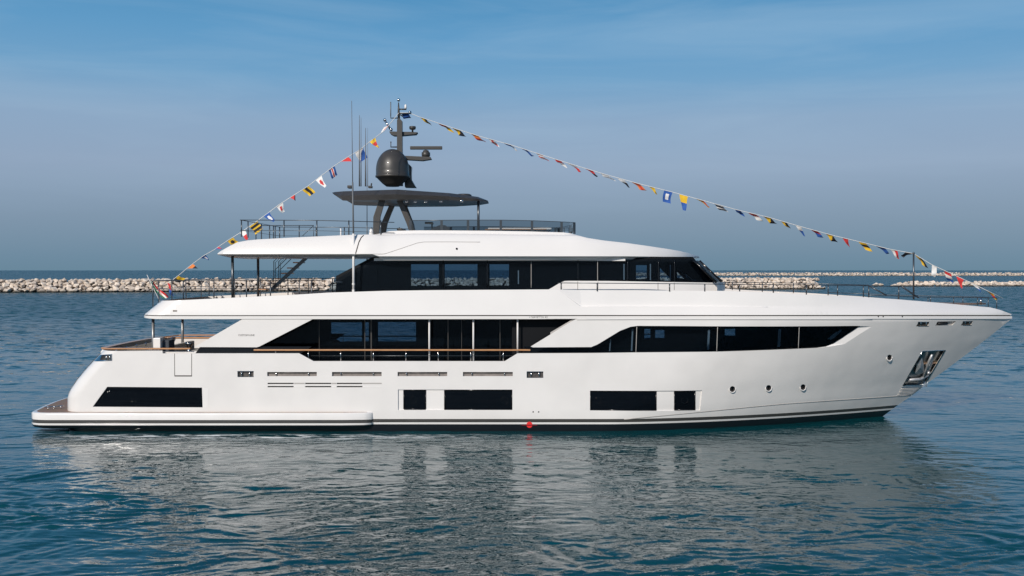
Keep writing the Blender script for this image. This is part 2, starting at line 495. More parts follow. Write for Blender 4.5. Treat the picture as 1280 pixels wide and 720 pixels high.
holes_px = [recA, recB, anchor] + [rect(*v) for v in vents + fairs] + bowf \
    + [rect(a, y, b, y + 1.7) for a, b in slots for y in (478.5, 482.5)] \
    + [circ(x, y, 3.7) for x, y in ports] + [circ(666.5, 515, 1.0, n=8), circ(673.4, 515, 1.0, n=8)] + [W_AFT]
holes_xz = [to_xz(h, hullS) for h in holes_px]
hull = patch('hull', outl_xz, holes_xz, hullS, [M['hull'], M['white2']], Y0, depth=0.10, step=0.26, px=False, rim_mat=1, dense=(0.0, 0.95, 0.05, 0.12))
# transom and bottom belong to the hull form
mb = MB()
zz = [-1.2, 0, .5, 1, 1.5, 2, 2.6, STERN[-2][0]]
rows = []
for z in zz:
    x = interp(z, STERN) + 0.02; hb = hull_b(x, z) - 0.02
    rows.append([mb.bm.verts.new((x + 0.03 - 0.25 * (1 - (y / 4.2) ** 2), y, z)) for y in np.linspace(-hb, hb, 13)])
for A, B in zip(rows, rows[1:]):
    for k in range(12):
        f = mb.bm.faces.new([A[k + 1], A[k], B[k], B[k + 1]]); f.smooth = True
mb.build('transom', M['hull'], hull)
# chine line forward and the surfaces inside the openings
def strip_on(pts_px, surf, r_, name, mat, parent, off=0.0, px=True):
    m = MB()
    for sg in (1,):
        pts = []
        for i in range(len(pts_px) - 1):
            for q in range(6):
                a, b = pts_px[i], pts_px[i + 1]; t = q / 6
                p = surf_pt(a[0] + (b[0] - a[0]) * t, a[1] + (b[1] - a[1]) * t, surf, off); p.y *= sg; pts.append(p)
        p = surf_pt(*pts_px[-1], surf, off); p.y *= sg; pts.append(p)
        m.tube(pts, r_, 6)
    return m.build(name, mat, parent)
strip_on([(780, 524.2), (850, 517.5), (905, 512), (940, 508.5), (980, 504.8), (1040, 500.5), (1100, 496.5), (1138, 493.8)], hullS, 0.022, 'chine', M['lip'], hull, off=-0.006)

def panel_in(name, px_poly, d, mat, parent, mirror=True, surf=hullS, step=0.3, depth=0.0):
    xz = to_xz(px_poly, surf); return patch(name, xz, [], surf, mat, parent, off=-d, depth=depth, step=step, px=False, mirror=mirror)
def grow(poly, k=1.5):
    cx = sum(p[0] for p in poly) / len(poly); cy = sum(p[1] for p in poly) / len(poly)
    return [(p[0] + (k if p[0] > cx else -k), p[1] + (k if p[1] > cy else -k)) for p in poly]
# stern window
o = panel_in('hull_window', grow(W_AFT, 0.5), 0.035, M['blackglass'], hull)
o['label'] = 'long black window with slanted aft end near the stern'
panel_in('window_bevel', [(254, 485), (260.5, 485), (259.5, 509.5), (254.2, 509.5)], -0.004, M['white2'], hull)
# recessed window groups
for rec, wins in ((recA, [(505, 487.6, 532, 511.2), (556, 487.6, 640, 512)]), (recB, [(738, 488.9, 820, 512.6), (843.3, 488.9, 868.6, 512.2)])):
    xs = sorted([w[0] for w in wins] + [w[2] for w in wins])
    whites = [(rec[0][0] - 1, wins[0][0]), (wins[0][2], wins[1][0]), (wins[1][2], rec[1][0] + 1)]
    for a, b in whites:
        if b - a > 1.5: panel_in('recess_panel', rect(a, rec[0][1] - 1, b, rec[2][1] + 1), 0.05, M['white'], hull)
    for w in wins:
        wo_ = panel_in('hull_window', rect(w[0], w[1] - 1.4, w[2], w[3] + 1.4), 0.062, M['blackglass'], hull)
        f = MB()
        q = [(w[0], w[1]), (w[2], w[1]), (w[2], w[3]), (w[0], w[3]), (w[0], w[1])]
        for sg in (1,):
            pts = [surf_pt(a, b, hullS, -0.045) for a, b in q]
            for p in pts: p.y *= sg
            for a, b in zip(pts, pts[1:]): f.tube([a, b], 0.03, 4)
        f.build('window_frame', M['black'], wo_)
def ring_at(px, py, rr, tr, surf, off, name, mat, parent):
    c = surf_pt(px, py, surf, off); m = MB()
    e = 0.05
    dx = (surf(c.x + e, c.z) - surf(c.x - e, c.z)) / (2 * e)
    for sg in (1,):
        pts = [Vector((c.x + rr * math.cos(a), sg * (c.y + dx * rr * math.cos(a)), c.z + rr * math.sin(a))) for a in [2 * PI * k / 24 for k in range(25)]]
        m.tube(pts, tr, 6, cap=False)
    return m.build(name, mat, parent)
for x, y in ((517, 499.5), (631, 500.5), (747.5, 500.5), (809, 500.5), (855.7, 500.3)):
    ring_at(x, y, 0.135, 0.010, hullS, -0.058, 'porthole_ring', M['black'], hull)
for x, y in ports:
    po = patch('porthole', to_xz(circ(x, y, 4.2), hullS), [], hullS, M['blackglass'], hull, off=-0.05, depth=0, px=False)
    ring_at(x, y, 0.135, 0.022, hullS, 0.0, 'porthole_rim', M['white2'], po)
    ring_at(x, y, 0.075, 0.012, hullS, -0.045, 'porthole_rim', M['fairdark'], po)
for v in vents:
    vo = panel_in('vent', grow(rect(*v), 1), 0.085, M['ventdark'], hull)
    for fx in (0.18, 0.83):
        a = surf_pt(v[0] + (v[2] - v[0]) * fx, v[1], hullS, -0.03); b = surf_pt(v[0] + (v[2] - v[0]) * fx, v[3], hullS, -0.03)
        MB().tube([a, b], 0.02, 6).build('vent_bar', M['steel'], vo)
    a = surf_pt(v[0], v[1] + 1.0, hullS, -0.05); b = surf_pt(v[2], v[1] + 1.0, hullS, -0.05)
    MB().tube([a, b], 0.014, 6).build('vent_bar', M['fairdark'], vo)
for a, b in slots:
    for y in (478.5, 482.5):
        panel_in('air_slot', rect(a - 1, y - .6, b + 1, y + 2.3), 0.08, M['ventblack'], hull)
def bollards(fr, n, parent, name='fairlead_roller'):
    for k in range(n):
        t = (k + 0.5) / n
        a = surf_pt(fr[0] + (fr[2] - fr[0]) * t, fr[1] + 0.3, hullS, -0.03); b = surf_pt(fr[0] + (fr[2] - fr[0]) * t, fr[3] - 0.3, hullS, -0.03)
        MB().tube([a, b], 0.03, 8).build(name, M['steel'], parent)
    c = [(fr[0], fr[1]), (fr[2], fr[1]), (fr[2], fr[3]), (fr[0], fr[3]), (fr[0], fr[1])]
    MB().tube([surf_pt(x, y, hullS, -0.005) for x, y in c], 0.014, 6, cap=False).build('fairlead_frame', M['steel'], parent)
for fr in fairs:
    fo = panel_in('fairlead', grow(rect(*fr), 1), 0.085, M['fairdark'], hull); bollards(fr, 2, fo)
for a, b in ((367.6, 380.8), (414.6, 420.4), (453.6, 477)):
    for y in (478.5, 482.5): patch('air_slot_trim', rect(a, y, b, y + 1.5), [], hullS, M['white2' if y > 480 else 'lip'], hull, off=0.006, depth=.004, sides=('near',))
for i, q in enumerate(bowf):
    fo = panel_in('bow_fairlead', grow(q, 0.8), 0.085, M['fairdark'] if i != 1 else M['lip'], hull)
    fr = (q[0][0] - 1, q[0][1] + .2, q[2][0] + 1, q[2][1] - .2)
    if i != 1: bollards((fr[0], fr[1], fr[2], fr[3]), 2, fo)
    else:
        m = MB()
        for sg in (1,):
            a = surf_pt(1172, 404.5, hullS, -0.03); b = surf_pt(1184, 404, hullS, -0.03); a.y *= sg; b.y *= sg
            m.tube([a, b], 0.05, 8)
        m.build('cleat', M['ventblack'], fo)
# anchor pocket
ap = panel_in('anchor_pocket', grow(anchor, 1.5), 0.20, pbr('pocket_lining', (.3, .33, .34), .3, metal=.9), hull)
fl = strip_on(anchor + [anchor[0]], hullS, 0.022, 'pocket_trim', M['steel'], ap)
m = MB()
for sg in (1,):
    def A(px, py, d=-0.06):
        p = surf_pt(px, py, hullS, d); p.y *= sg; return p
    m.tube([A(1153, 476), A(1161, 452), A(1165, 443)], [0.07, 0.055, 0.05], 8)
    for pts in ([(1144, 467), (1146, 455), (1152.5, 446.5), (1155, 456), (1155.5, 466), (1149, 468)], [(1158, 466), (1157, 456), (1166, 444), (1167, 450), (1163, 462), (1160, 466)]):
        q = [A(a, b, -0.10) for a, b in pts]; tip = A(sum(p[0] for p in pts) / 6, sum(p[1] for p in pts) / 6, 0.03)
        for i in range(6):
            f = m.bm.faces.new([m.bm.verts.new(x) for x in ((q[i], q[(i + 1) % 6], tip) if sg == 1 else (q[(i + 1) % 6], q[i], tip))])
    m.tube([A(1136, 475), A(1150, 474), A(1160, 469)], 0.07, 8)
    m.ball(A(1160.5, 466), 0.09)
m.build('anchor', M['galv'], ap)
for k in range(6):
    t = k / 6
    a = (1127 - 6 * t, 484 + 11 * t); b = (1153 - 13 * t, 483.5 + 10.5 * t)
    strip_on([a, b], hullS, 0.017, 'louvre', M['steel'] if k == 0 else M['lip'], ap)
# small through-hull fittings, load line, groove line dots
for x in (666.5, 673.4): panel_in('drain_outlet', circ(x, 515, 1.3, n=10), 0.08, M['black'], hull)
patch('load_line_mark', circ(661.8, 531, 3.7, 3.9), [], hullS, M['red'], hull, off=0.008, depth=0.006)
patch('load_line_bar', rect(652, 530.9, 671.5, 532), [], hullS, pbr('dark_red', (0.18, 0.01, 0.02), .5), hull, off=0.016, depth=0.006)
# shell door outline near the stern
for q in ([(218.2, 442), (218.4, 470)], [(239.6, 442), (239.6, 470)]): strip_on(q, hullS, 0.012, 'door_seam', M['groove'], hull)
patch('door_seam', rect(218.2, 469.2, 239.8, 470.6), [], hullS, M['groove'], hull, off=0.004, depth=0.004)

# stern quarter fairlead (steel box let into the corner)
sf = patch('stern_fairlead', [(119.5, 447.5), (123.5, 443), (140, 442.4), (140, 451), (117, 451)], [], hullS, M['steel'], hull, off=0.012, depth=0.02, step=0.06)
patch('fairlead_recess', [(127, 443.8), (138.6, 443.3), (138.6, 450), (125, 450)], [], hullS, M['ventblack'], sf, off=0.018, depth=0.004, step=0.06, sides=('near',))
for fx in (133, 137.3):
    a = surf_pt(fx, 443.4, hullS, 0.02); b = surf_pt(fx, 450, hullS, 0.02); MB().tube([a, b], 0.03, 8).build('fairlead_roller', M['steel'], sf)

# swim platform
nose = P(466, 520, -4.3).x
cor = P(39.5, 515, -4.3).x - 0.2
half = [(nose, -4.19), (nose - 0.06, -4.30), (nose - 0.35, -4.38), (nose - 1.2, -4.44), (-12, -4.46), (cor + 0.9, -4.46), (cor + 0.55, -4.42), (cor + 0.25, -4.28), (cor + 0.06, -4.02), (cor - 0.03, -3.6), (cor - 0.25, -2.4), (cor - 0.42, -1.2), (cor - 0.48, 0)]
plan = half + [(x, -y) for x, y in half[::-1][1:]]
def ring(ins, z, noseback=0.0):
    out = []
    for x, y in plan:
        k = (4.3 - ins) / 4.3 if abs(y) > 3.9 else 1
        out.append((x + (ins if x < cor + 0.4 else 0) - (noseback if x > nose - 1.0 else 0), (abs(y) - ins) * (1 if y > 0 else -1) if abs(y) > 0.5 else y, z))
    return out
ZP = P(200, 516, -4.4).z
mb = MB()
rings = [ring(0.05, ZP), ring(0.015, ZP - 0.02), ring(0.0, ZP - 0.06), ring(0.0, 0.33), ring(0.03, 0.20, 0.12), ring(0.35, 0.12, 0.4)]
rv = [[mb.bm.verts.new(p) for p in r_] for r_ in rings]
for A_, B_ in zip(rv, rv[1:]):
    for k in range(len(plan)):
        try:
            f = mb.bm.faces.new([A_[k], A_[(k + 1) % len(plan)], B_[(k + 1) % len(plan)], B_[k]]); f.smooth = True
        except ValueError: pass
mb.bm.faces.new(rv[0][::-1]); mb.bm.faces.new(rv[-1])
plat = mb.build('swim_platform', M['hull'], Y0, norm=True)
mb = MB(); q = ring(0.14, ZP + 0.006); mb.prism(q, (0, 0, -0.02)); mb.build('teak_deck', M['teak'], plat)
for (cx_, cy_) in ((60, 512), (68, 511.5), (76, 511)):
    p = G(cx_, cy_, ZP)
    MB().tube([p, p + Vector((0, 0, .10))], .025, 8).tube([p + Vector((-.13, 0, .11)), p + Vector((.13, 0, .11))], .022, 8).build('cleat', M['steel'], plat)

# main deck, cockpit and interior floors
def deck(name, z, x0, x1, bf, mat, parent, ins=0.12, thick=0.06):
    m = MB(); xs = np.linspace(x0, x1, 50)
    lo = [(x, -max(0.02, bf(x, z) - ins), z) for x in xs]; hi = [(x, max(0.02, bf(x, z) - ins), z) for x in xs[::-1]]
    m.prism(lo + hi, (0, 0, -thick)); return m.build(name, mat, parent)
ZD = 2.45
deck('main_deck', ZD, interp(ZD, STERN) + 0.9, 19.0, hull_b, M['teak'], Y0)
deck('main_deck_ceiling', 4.60, -14.2, 20.6, band_b, M['white2'], Y0, ins=0.16, thick=0.05)

# cockpit: capping rails, bulwarks, transom rail
capz = P(160, 437, -4.1)
m = MB()
ptsn = [surf_pt(px, 437, hullS, -0.06) for px in (129, 140, 150, 160, 175, 190, 205, 220, 238.5)]
for sg in (1, -1):
    q = [Vector((p.x, p.y * sg, p.z + 0.02)) for p in ptsn]
    for a, b in zip(q, q[1:]):
        m.prism([a + Vector((0, -.11, 0)), b + Vector((0, -.11, 0)), b + Vector((0, .11, 0)), a + Vector((0, .11, 0))], (0, 0, 0.05))
a = ptsn[0] + Vector((0.05, 0, 0.03)); zt = a.z
arc = [(ptsn[0].x + 0.05 - 0.25 * (1 - (y / 4.0) ** 2) - 0.0, y) for y in np.linspace(ptsn[0].y + .1, -ptsn[0].y - .1, 15)]
for (xa, ya), (xb, yb) in zip(arc, arc[1:]):
    m.prism([Vector((xa - .09, ya, zt)), Vector((xb - .09, yb, zt)), Vector((xb + .13, yb, zt)), Vector((xa + .13, ya, zt))], (0, 0, .05))
m.build('capping_rail', M['teakrail'], Y0)
# inner face of the cockpit bulwark and stern coaming
for sg in (1, -1):
    MB().box((-16.2, sg * 4.06, ZD), (-8.9, sg * 3.94, ptsn[0].z - 0.01)).build('cockpit_bulwark', M['white2'], Y0)
m = MB(); m.box((-16.3, -3.3, ZD), (-16.1, 3.3, zt - .35)); st = m.build('stern_coaming', M['white'], Y0)
m = MB()
for k in range(7): 
    y = -3.3 + k * 1.1; m.tube([(-16.2, y, zt - .35), (-16.2, y, zt + .02)], .028, 8)
m.build('coaming_post', M['steel'], st)
m = MB(); m.box((-16.21, -3.3, zt - .33), (-16.19, 3.3, zt - .03)); m.build('coaming_glass', M['screen'], st)
# box post with dark fitting, capstans, loungers of the cockpit
p = P(196, 437, -3.9)
MB().box((p.x - .13, -3.95, ZD), (p.x + .16, -3.55, P(195, 422.5, -3.9).z), 0.02).build('cockpit_pillar', M['white'], Y0)
p0 = P(203, 424, -3.6)
MB().box((p0.x - .25, -3.7, ZD), (p0.x + .3, -3.0, P(203, 425.5, -3.7).z), 0.04).build('mooring_locker', M['darkcushion'], Y0)
for px in (208, 236):
    p = P(px, 433, -3.5); r0 = .16
    MB().lathe((p.x, -3.45, p.z - .45), [(r0, 0), (r0 * .9, .2), (r0 * .55, .3), (r0 * .6, .48), (r0 * 1.05, .56), (r0 * .95, .62), (0.01, .64)], 20).build('capstan', M['steel'], Y0)
# far cockpit bulwark raised part
m = MB(); a = P(197, 422, 4.0); b = P(262, 422, 4.0)
m.box((a.x, 3.92, ZD), (b.x + 1, 4.12, a.z - .03)); m.build('bulwark_panel', M['white'], Y0)
MB().box((a.x - .03, 3.88, a.z - .03), (b.x + 1, 4.16, a.z + .03)).build('capping_rail', M['teakrail'], Y0)
# cockpit sofa and table seen through the gap
MB().box((-14.6, -1.6, ZD), (-13.8, 1.6, ZD + .45), .06).box((-14.75, -1.6, ZD), (-14.55, 1.6, ZD + .8), .05).build('sofa', M['cushion'], Y0)
MB().box((-13.2, -.9, ZD + .68), (-11.6, .9, ZD + .73), .02).tube([(-12.4, 0, ZD), (-12.4, 0, ZD + .68)], .09, 12).build('table', M['dark'], Y0)
# columns of the cockpit overhang
for px, Y in ((191.3, -3.4), (228, 0.6)):
    t = P(px, 398, Y); MB().tube([(t.x, Y, ZD), (t.x, Y, 4.6)], 0.06, 12).build('deck_column', M['column'], Y0)

# aft wing buttress with the builder's lettering
wing = [(242.8, 433.8), (302.8, 399.0), (302.8, 397.6), (391, 397.6), (391, 399.0), (324.4, 433.0), (321, 434.1)]
wing_o = patch('buttress_wing', wing, [], hullS, M['white'], Y0, depth=0.16)
patch('gap_panel', [(250.3, 433.2), (390, 433.2), (376, 441.9), (244, 441.9)], [], hullS, M['black'], Y0, off=-0.10, depth=0.03)
MB().build('x', M['black']) if False else None

def text_on(txt, px0, px1, py, surf, parent, name, mat, off=0.006):
    cu = bpy.data.curves.new(name, 'FONT'); cu.body = txt; cu.size = 1.0; cu.extrude = 0.004
    to = bpy.data.objects.new('tmp', cu); COL.objects.link(to)
    dg = bpy.context.evaluated_depsgraph_get(); me = bpy.data.meshes.new_from_object(to.evaluated_get(dg))
    bpy.data.objects.remove(to)
    xs = [v.co.x for v in me.vertices]; ys = [v.co.y for v in me.vertices]
    w = max(xs) - min(xs); a = surf_pt(px0, py, surf, off); b = surf_pt(px1, py, surf, off); k = (b.x - a.x) / w
    h = (max(ys) + min(ys)) / 2
    for v in me.vertices:
        X = a.x + (v.co.x - min(xs)) * k; Z = a.z + (v.co.y - h) * k
        v.co = Vector((X, surf(X, Z) - off - v.co.z, Z))
    me.materials.clear()
    return link(name, me, parent, [mat])
text_on('CUSTOM LINE', 297.8, 318, 418.9, hullS, wing_o, 'lettering', M['text'], off=0.006)

# main deck aft: inset glass wall of the saloon
SAL = -3.25
def plane(Y): return lambda X, z: Y
m = patch('saloon_glass', [(322, 441), (322, 437), (384, 398.5), (722, 398.5), (722, 441), (680, 455), (400, 455)], [], plane(SAL), M['glass'], Y0, depth=0.012)
inner = [(405, 460), (300, 460), (300, 396), (800, 396), (800, 460)]
see1 = [rect(414, 403, 452.5, 427), rect(456.5, 403, 461, 427), rect(472.5, 402.5, 520, 427)]
patch('saloon_gloom_sheet', inner, see1, plane(-2.9), M['inner'], Y0, depth=0.03, mirror=False)  # near-black sheet paints the saloon's inner darkness, open at the see-through panes
for px, w_ in ((456, .03), (464, .05), (560, .03), (577, .02), (625, .03), (399, .02), (667, .03)):
    a = P(px, 399, SAL - .02); b = P(px, 452, SAL - .02); MB().box((a.x - w_ / 2, SAL - .04, b.z), (a.x + w_ / 2, SAL - .015, a.z)).build('mullion', M['dark'], Y0)
for px, yb in ((536.6, 451.5), (591.7, 451.5), (647, 441.5)):
    a = P(px, 398, -3.98); b = P(px, yb, -3.98); [MB().tube([(a.x, yy, b.z - .05), (a.x, yy, 4.6)], 0.036, 10).build('side_deck_post', M['white2'], Y0) for yy in (-3.98, 3.98)]
# inside surface: side deck bulwark inner faces
for sg in (1, -1): MB().box((-8.4, sg * 4.08, ZD), (0.6, sg * 4.02, surf_pt(500, 452, hullS).z)).build('side_deck_bulwark', M['white2'], Y0)
# slanted reveal at the fore end of the opening
patch('opening_reveal', [(688, 419.5), (688, 415.5), (716, 399), (720, 398.8), (700, 411)], [], hullS, M['lip'], Y0, off=-0.09, depth=0.05)
# teak handrail and its stanchions
a = surf_pt(317, 437.6, hullS, 0.02); b = surf_pt(663, 437.6, hullS, 0.02)
for sg in (-1, 1): hr = MB().box((a.x, sg * 4.24, a.z - .03), (b.x, sg * 4.10, a.z + .03), 0.012).build('teak_handrail', M['teakrail'], Y0)
for px in (344, 385, 425.5, 466.3, 507, 547.6, 588.3, 629):
    p = surf_pt(px, 437.6, hullS, 0); q = surf_pt(px, 441.5 if px < 350 else 452, hullS, 0)
    for sg in (1, -1): MB().tube([(p.x, -4.14 * sg, p.z), (p.x, -4.14 * sg, q.z)], .022, 6).build('stanchion', M['steel'], hr)
q1 = surf_pt(388, 445, hullS, 0); q2 = surf_pt(640, 445, hullS, 0)
for sg in (1, -1): MB().tube([(q1.x, -4.12 * sg, q1.z), (q2.x, -4.12 * sg, q2.z)], .013, 6).build('mid_rail', M['railmetal'], hr)
strip_on([(374, 441.9), (392, 451.8)], hullS, 0.03, 'sloping_trim', M['steel'], Y0, off=-0.03)

# forward main-deck window strip, flush behind the hull edge
FW = [(655, 443), (655, 433), (740, 432), (775, 411), (790, 405.5), (1080, 405.5), (1056, 427), (1034, 435), (1004, 438), (900, 442), (800, 443)]
patch('main_deck_window', FW, [], hullS, M['glass'], Y0, off=-0.09, depth=0.01)
def innerS(X, z): return min(-0.3, -(hull_b(X, z) - 0.55))
seeF = [rect(805.5, 411, 813, 417), rect(805.5, 418.5, 813, 424.3), rect(819, 412.5, 830.5, 423), rect(906, 411, 919, 419.3)]
pos = [to_xz(h, innerS) for h in seeF]
patch('main_deck_gloom_sheet', to_xz([(640, 448), (640, 400), (1110, 400), (1060, 440), (1010, 450)], innerS), pos, innerS, M['inner'], Y0, depth=0.02, px=False, mirror=False)  # added near-black sheet stands in for the unlit space behind the window strip
for px, y0, y1, w_ in ((762.5, 424, 439, 1.2), (790, 411, 438.5, 1.8), (885.5, 412, 437, 2.6), (974, 411.5, 433.5, 3.4)):
    q = to_xz([(px - w_ / 2 + .8, y0), (px + w_ / 2 + .8, y0), (px + w_ / 2 - .5, y1), (px - w_ / 2 - .5, y1)], hullS, -0.3)
    patch('curtain', q, [], hullS, M['curtain'], Y0, off=-0.3, depth=0.01, px=False, mirror=False)
q = to_xz([(1034, 424), (1042, 417), (1053, 411.5), (1050, 416), (1040, 424.5)], hullS, -0.3)
patch('curtain', q, [], hullS, M['curtain'], Y0, off=-0.3, depth=0.01, px=False, mirror=False)
for px, y1 in ((795.5, 440), (896.5, 439), (998.5, 436)):
    strip_on([(px + .6, 407), (px - .6, y1)], hullS, 0.014, 'window_mullion', M['lip'], Y0, off=-0.08)
m = MB()
inn = [(1008, 436.2), (1031, 433.2), (1040, 430), (1048, 425), (1060, 417), (1074, 407.6)]; oo = [(1008, 437.2), (1030, 434.7), (1043, 433.2), (1055.5, 430), (1072, 419.5), (1090, 408.2)]
ip = [surf_pt(*q, hullS, -.10) for q in inn]; op = [surf_pt(*q, hullS, -.001) for q in oo]
for k in range(5): m.face([ip[k], op[k], op[k + 1], ip[k + 1]], sm=False)
m.build('window_bevel', M['white'], Y0)
strip_on([(721, 399.2), (800, 399), (900, 399), (1000, 399), (1090, 399)], hullS, 0.02, 'shoulder_trim', M['white2'], Y0, off=0.02)

# ---------------- upper deck band (bulwark round the upper deck)
btop = [(190, 376.6), (215, 375.6), (240, 374.6), (300, 371.7), (370, 368.3), (410, 365.8), (480, 363.6), (540, 362.7), (684, 361.8), (724, 362.6), (800, 363), (903, 363.6), (960, 365.6), (1000, 368), (1060, 370.2), (1120, 374), (1180, 379), (1238, 384.3), (1252, 388)]
bt_aft = [b_ for b_ in btop if b_[0] < 698]; bt_fwd = [b_ for b_ in btop if b_[0] > 1031]
bt_mid = [b_ for b_ in btop if 725 < b_[0] < 1031]
mid_end = (1030, interp(1030, btop))
outer = bt_aft[1:] + [(698, 361.9), (725.5, 383.3), (800, 383.2), (900, 383.2), (980, 384), (1030, 385)] + [mid_end] + bt_fwd + [(1264.5, 392.8)] + [(px, 393.8) for px in (1264, 1240, 1200, 1150, 1100, 1040, 980, 900, 800, 700, 600)]
oxz = to_xz(outer, bandS)
oxz = [(aft_x(z) + .004, z) for z in np.linspace(ZG, ZT, 6)] + [(aft_x(ZT) + .25, ZT + .012)] + oxz
def aft_dense(x0): return None
band = patch('upper_deck_bulwark', oxz, [], bandS, M['white'], Y0, depth=0.10, step=0.2, px=False)
def panS(X, z): return bandS(X, z) + 0.11 * (1 - smooth(5, 12, X))
xd0, xd1 = surf_pt(698, 361.9, bandS), surf_pt(725.5, 383.3, bandS)
def XD(z): return xd0.x + (xd1.x - xd0.x) * (z - xd0.z) / (xd1.z - xd0.z)
pxz = to_xz([(724, 362.5), (726.5, 383.5), (800, 383.2), (900, 383.2), (980, 384), (1030, 385), mid_end] + bt_mid[::-1], bandS)
patch('bulwark_panel', pxz, [], panS, M['white'], band, depth=0.08, step=0.12, px=False)
fa, fb = surf_pt(698, 361.9, bandS), surf_pt(725.5, 383.5, bandS); fc, fd = surf_pt(727, 383.5, panS), surf_pt(724.5, 362.5, panS)
for v_ in (fa, fb, fc, fd): v_.y -= .002
MB().face([fa, fb, fc, fd]).build('bulwark_facet', M['white'], band)
strip_on([(725.5, 383.6), (800, 383.5), (900, 383.5), (960, 384)], bandS, 0.016, 'bulwark_ledge', M['white'], band, off=-0.012)
# lip below the groove
lipS = lambda X, z: bandS(X, ZG - 0.01) + 0.01
pxs = (700, 800, 900, 980, 1040, 1100, 1150, 1200, 1240, 1257)
lip = [(-15.03, ZG - 0.035)] + to_xz([(px, 395.1) for px in pxs], lipS) + [(TIPX - .05, P(1264.5, 395.1, 0).z), (TIPX - .06, P(1264.5, 398.2, 0).z)] + to_xz([(px, 398.6) for px in pxs[::-1]], lipS) + [(1, P(600, 398.8, -4.2).z), (-14.2, P(600, 398.8, -4.2).z), (-14.95, P(600, 397.8, -4.2).z)]
patch('band_lip', lip, [], lambda X, z: bandS(X, ZG - 0.01) + 0.01, M['white'], band, depth=0.12, step=0.15, px=False)
gvS = lambda X, z: bandS(X, ZG - 0.01) + 0.045
gv = [(-15.03, ZG + 0.02)] + to_xz([(px, 393.2) for px in pxs], gvS) + [(TIPX - .15, P(1264.5, 393.4, 0).z), (TIPX - .15, P(1264.5, 395.4, 0).z)] + to_xz([(px, 395.8) for px in pxs[::-1]], gvS) + [(-15.03, ZG - .05)]
patch('band_groove', gv, [], lambda X, z: bandS(X, ZG - 0.01) + 0.045, M['groove'], band, depth=0.05, px=False)
# aft end of the overhang
m = MB(); ys = np.linspace(-1, 1, 15); rows = []
for X_, z_ in ((AFTX + .1, ZG - .15), (AFTX, ZG - .03), (AFTX, ZG), (aft_x(ZG + .2), ZG + .2), (aft_x(ZG + .4), ZG + .4), (aft_x(ZT), ZT)):
    hb = band_b(X_, z_) if z_ >= ZG else band_b(AFTX, ZG) - .03
    rows.append([m.bm.verts.new((X_ - 0.18 * (1 - y * y), y * hb, z_)) for y in ys])
for A_, B_ in zip(rows, rows[1:]):
    for k in range(14):
        f = m.bm.faces.new([A_[k + 1], A_[k], B_[k], B_[k + 1]]); f.smooth = True
m.build('overhang_end', M['white'], band)
patch('deck_light', rect(216, 387.6, 221.3, 389.6), [], bandS, M['fairdark'], band, off=0.006, depth=0.01)
text_on('• NAVETTA 42', 661.5, 684.5, 396.4, lambda X, z: bandS(X, ZG - .01) + .02, band, 'lettering', M['text'])
for px in (1098, 1104, 1128):
    patch('band_fitting', circ(px, 395.8, .9, n=8), [], lambda X, z: bandS(X, ZG - .01) + .02, M['fairdark'], band, off=0.012, depth=0.01)
deck('upper_deck', 4.98, -14.7, 8.5, band_b, M['teak'], Y0, ins=0.2, thick=0.05)
deck('fore_deck', 5.02, 8.5, 20.9, band_b, M['teak'], Y0, ins=0.25, thick=0.05)

# ---------------- skylounge: white side walls, black glass, far side mirrored
YS = -3.5
def skyS(X, z): return YS + 0.06 * (z - 5.6) + (0.0 if X < 5 else 0.05 * (X - 5) ** 2)
# lower white side of the wheelhouse
wl = [(684, 362.8), (690, 359.5), (700, 353.6), (706, 351.2), (711, 351), (760, 351.2), (898, 353.4), (902, 356), (903, 366), (684, 366)]
wh = patch('wheelhouse_side', wl, [], lambda X, z: skyS(X, z) - 0.06, M['white'], Y0, depth=0.2)
for px in (722.2,) + (747.5,) + (822.5, 842.8):
    strip_on([(px, 352 if px < 800 else 353.5), (px, 362.5)], lambda X, z: skyS(X, z) - 0.06, 0.009, 'door_seam', M['groove'], wh)
GL = [(404, 364), (414, 358.5), (408, 357.4), (412, 355), (430, 343), (466, 325.6), (471, 324), (868, 324), (871, 327), (897, 352.6), (896, 354.5), (700, 354.5), (684, 364)]
patch('skylounge_glass', GL, [], skyS, M['glass'], Y0, depth=0.012, step=0.4)
def skyI(X, z): return skyS(X, z) + 0.18
seeS = [rect(513.8, 330.3, 548.5, 357.2), rect(556, 330.3, 596.8, 357.2), rect(612, 330.3, 636.2, 357), rect(795, 331.5, 808.5, 348.8),
        [(825, 335), (836, 346), (838.5, 351), (825, 351)], [(846.3, 332.5), (871, 351), (846.3, 347)]]
seeS = [s for s in seeS if s]
see_xz = [to_xz(h, skyI) for h in seeS]
patch('skylounge_gloom_sheet', to_xz([(420, 368), (420, 345), (466, 321), (866, 321), (893, 353), (893, 368)], skyI), see_xz, skyI, M['inner'], Y0, depth=0.02, px=False, mirror=False)  # unlit lounge interior painted as a near-black sheet with view-through holes
for px, c in ((554, 'black'), (609, 'black'), (664, 'lip'), (722.5, 'black'), (747, 'lip'), (784.5, 'black'), (823, 'black'), (843, 'black')):
    strip_on([(px, 325), (px, 353 if px > 700 else 360)], skyS, 0.022 if c == 'black' else 0.012, 'mullion', M[c], Y0, off=0.012)
for px, y0, y1 in ((648, 338, 355), (780, 330, 350), (813, 330, 350), (838, 331, 350.5)):
    q = to_xz(rect(px - .7, y0, px + .7, y1), skyS, -.1); patch('door_handle', q, [], skyS, M['curtain'], Y0, off=-.1, depth=.01, px=False, mirror=False)
# black aft fin stripe on the near glass wing
strip_on([(414.5, 352.2), (428, 352.6)], skyS, 0.012, 'wing_trim', M['steel'], Y0, off=0.01)
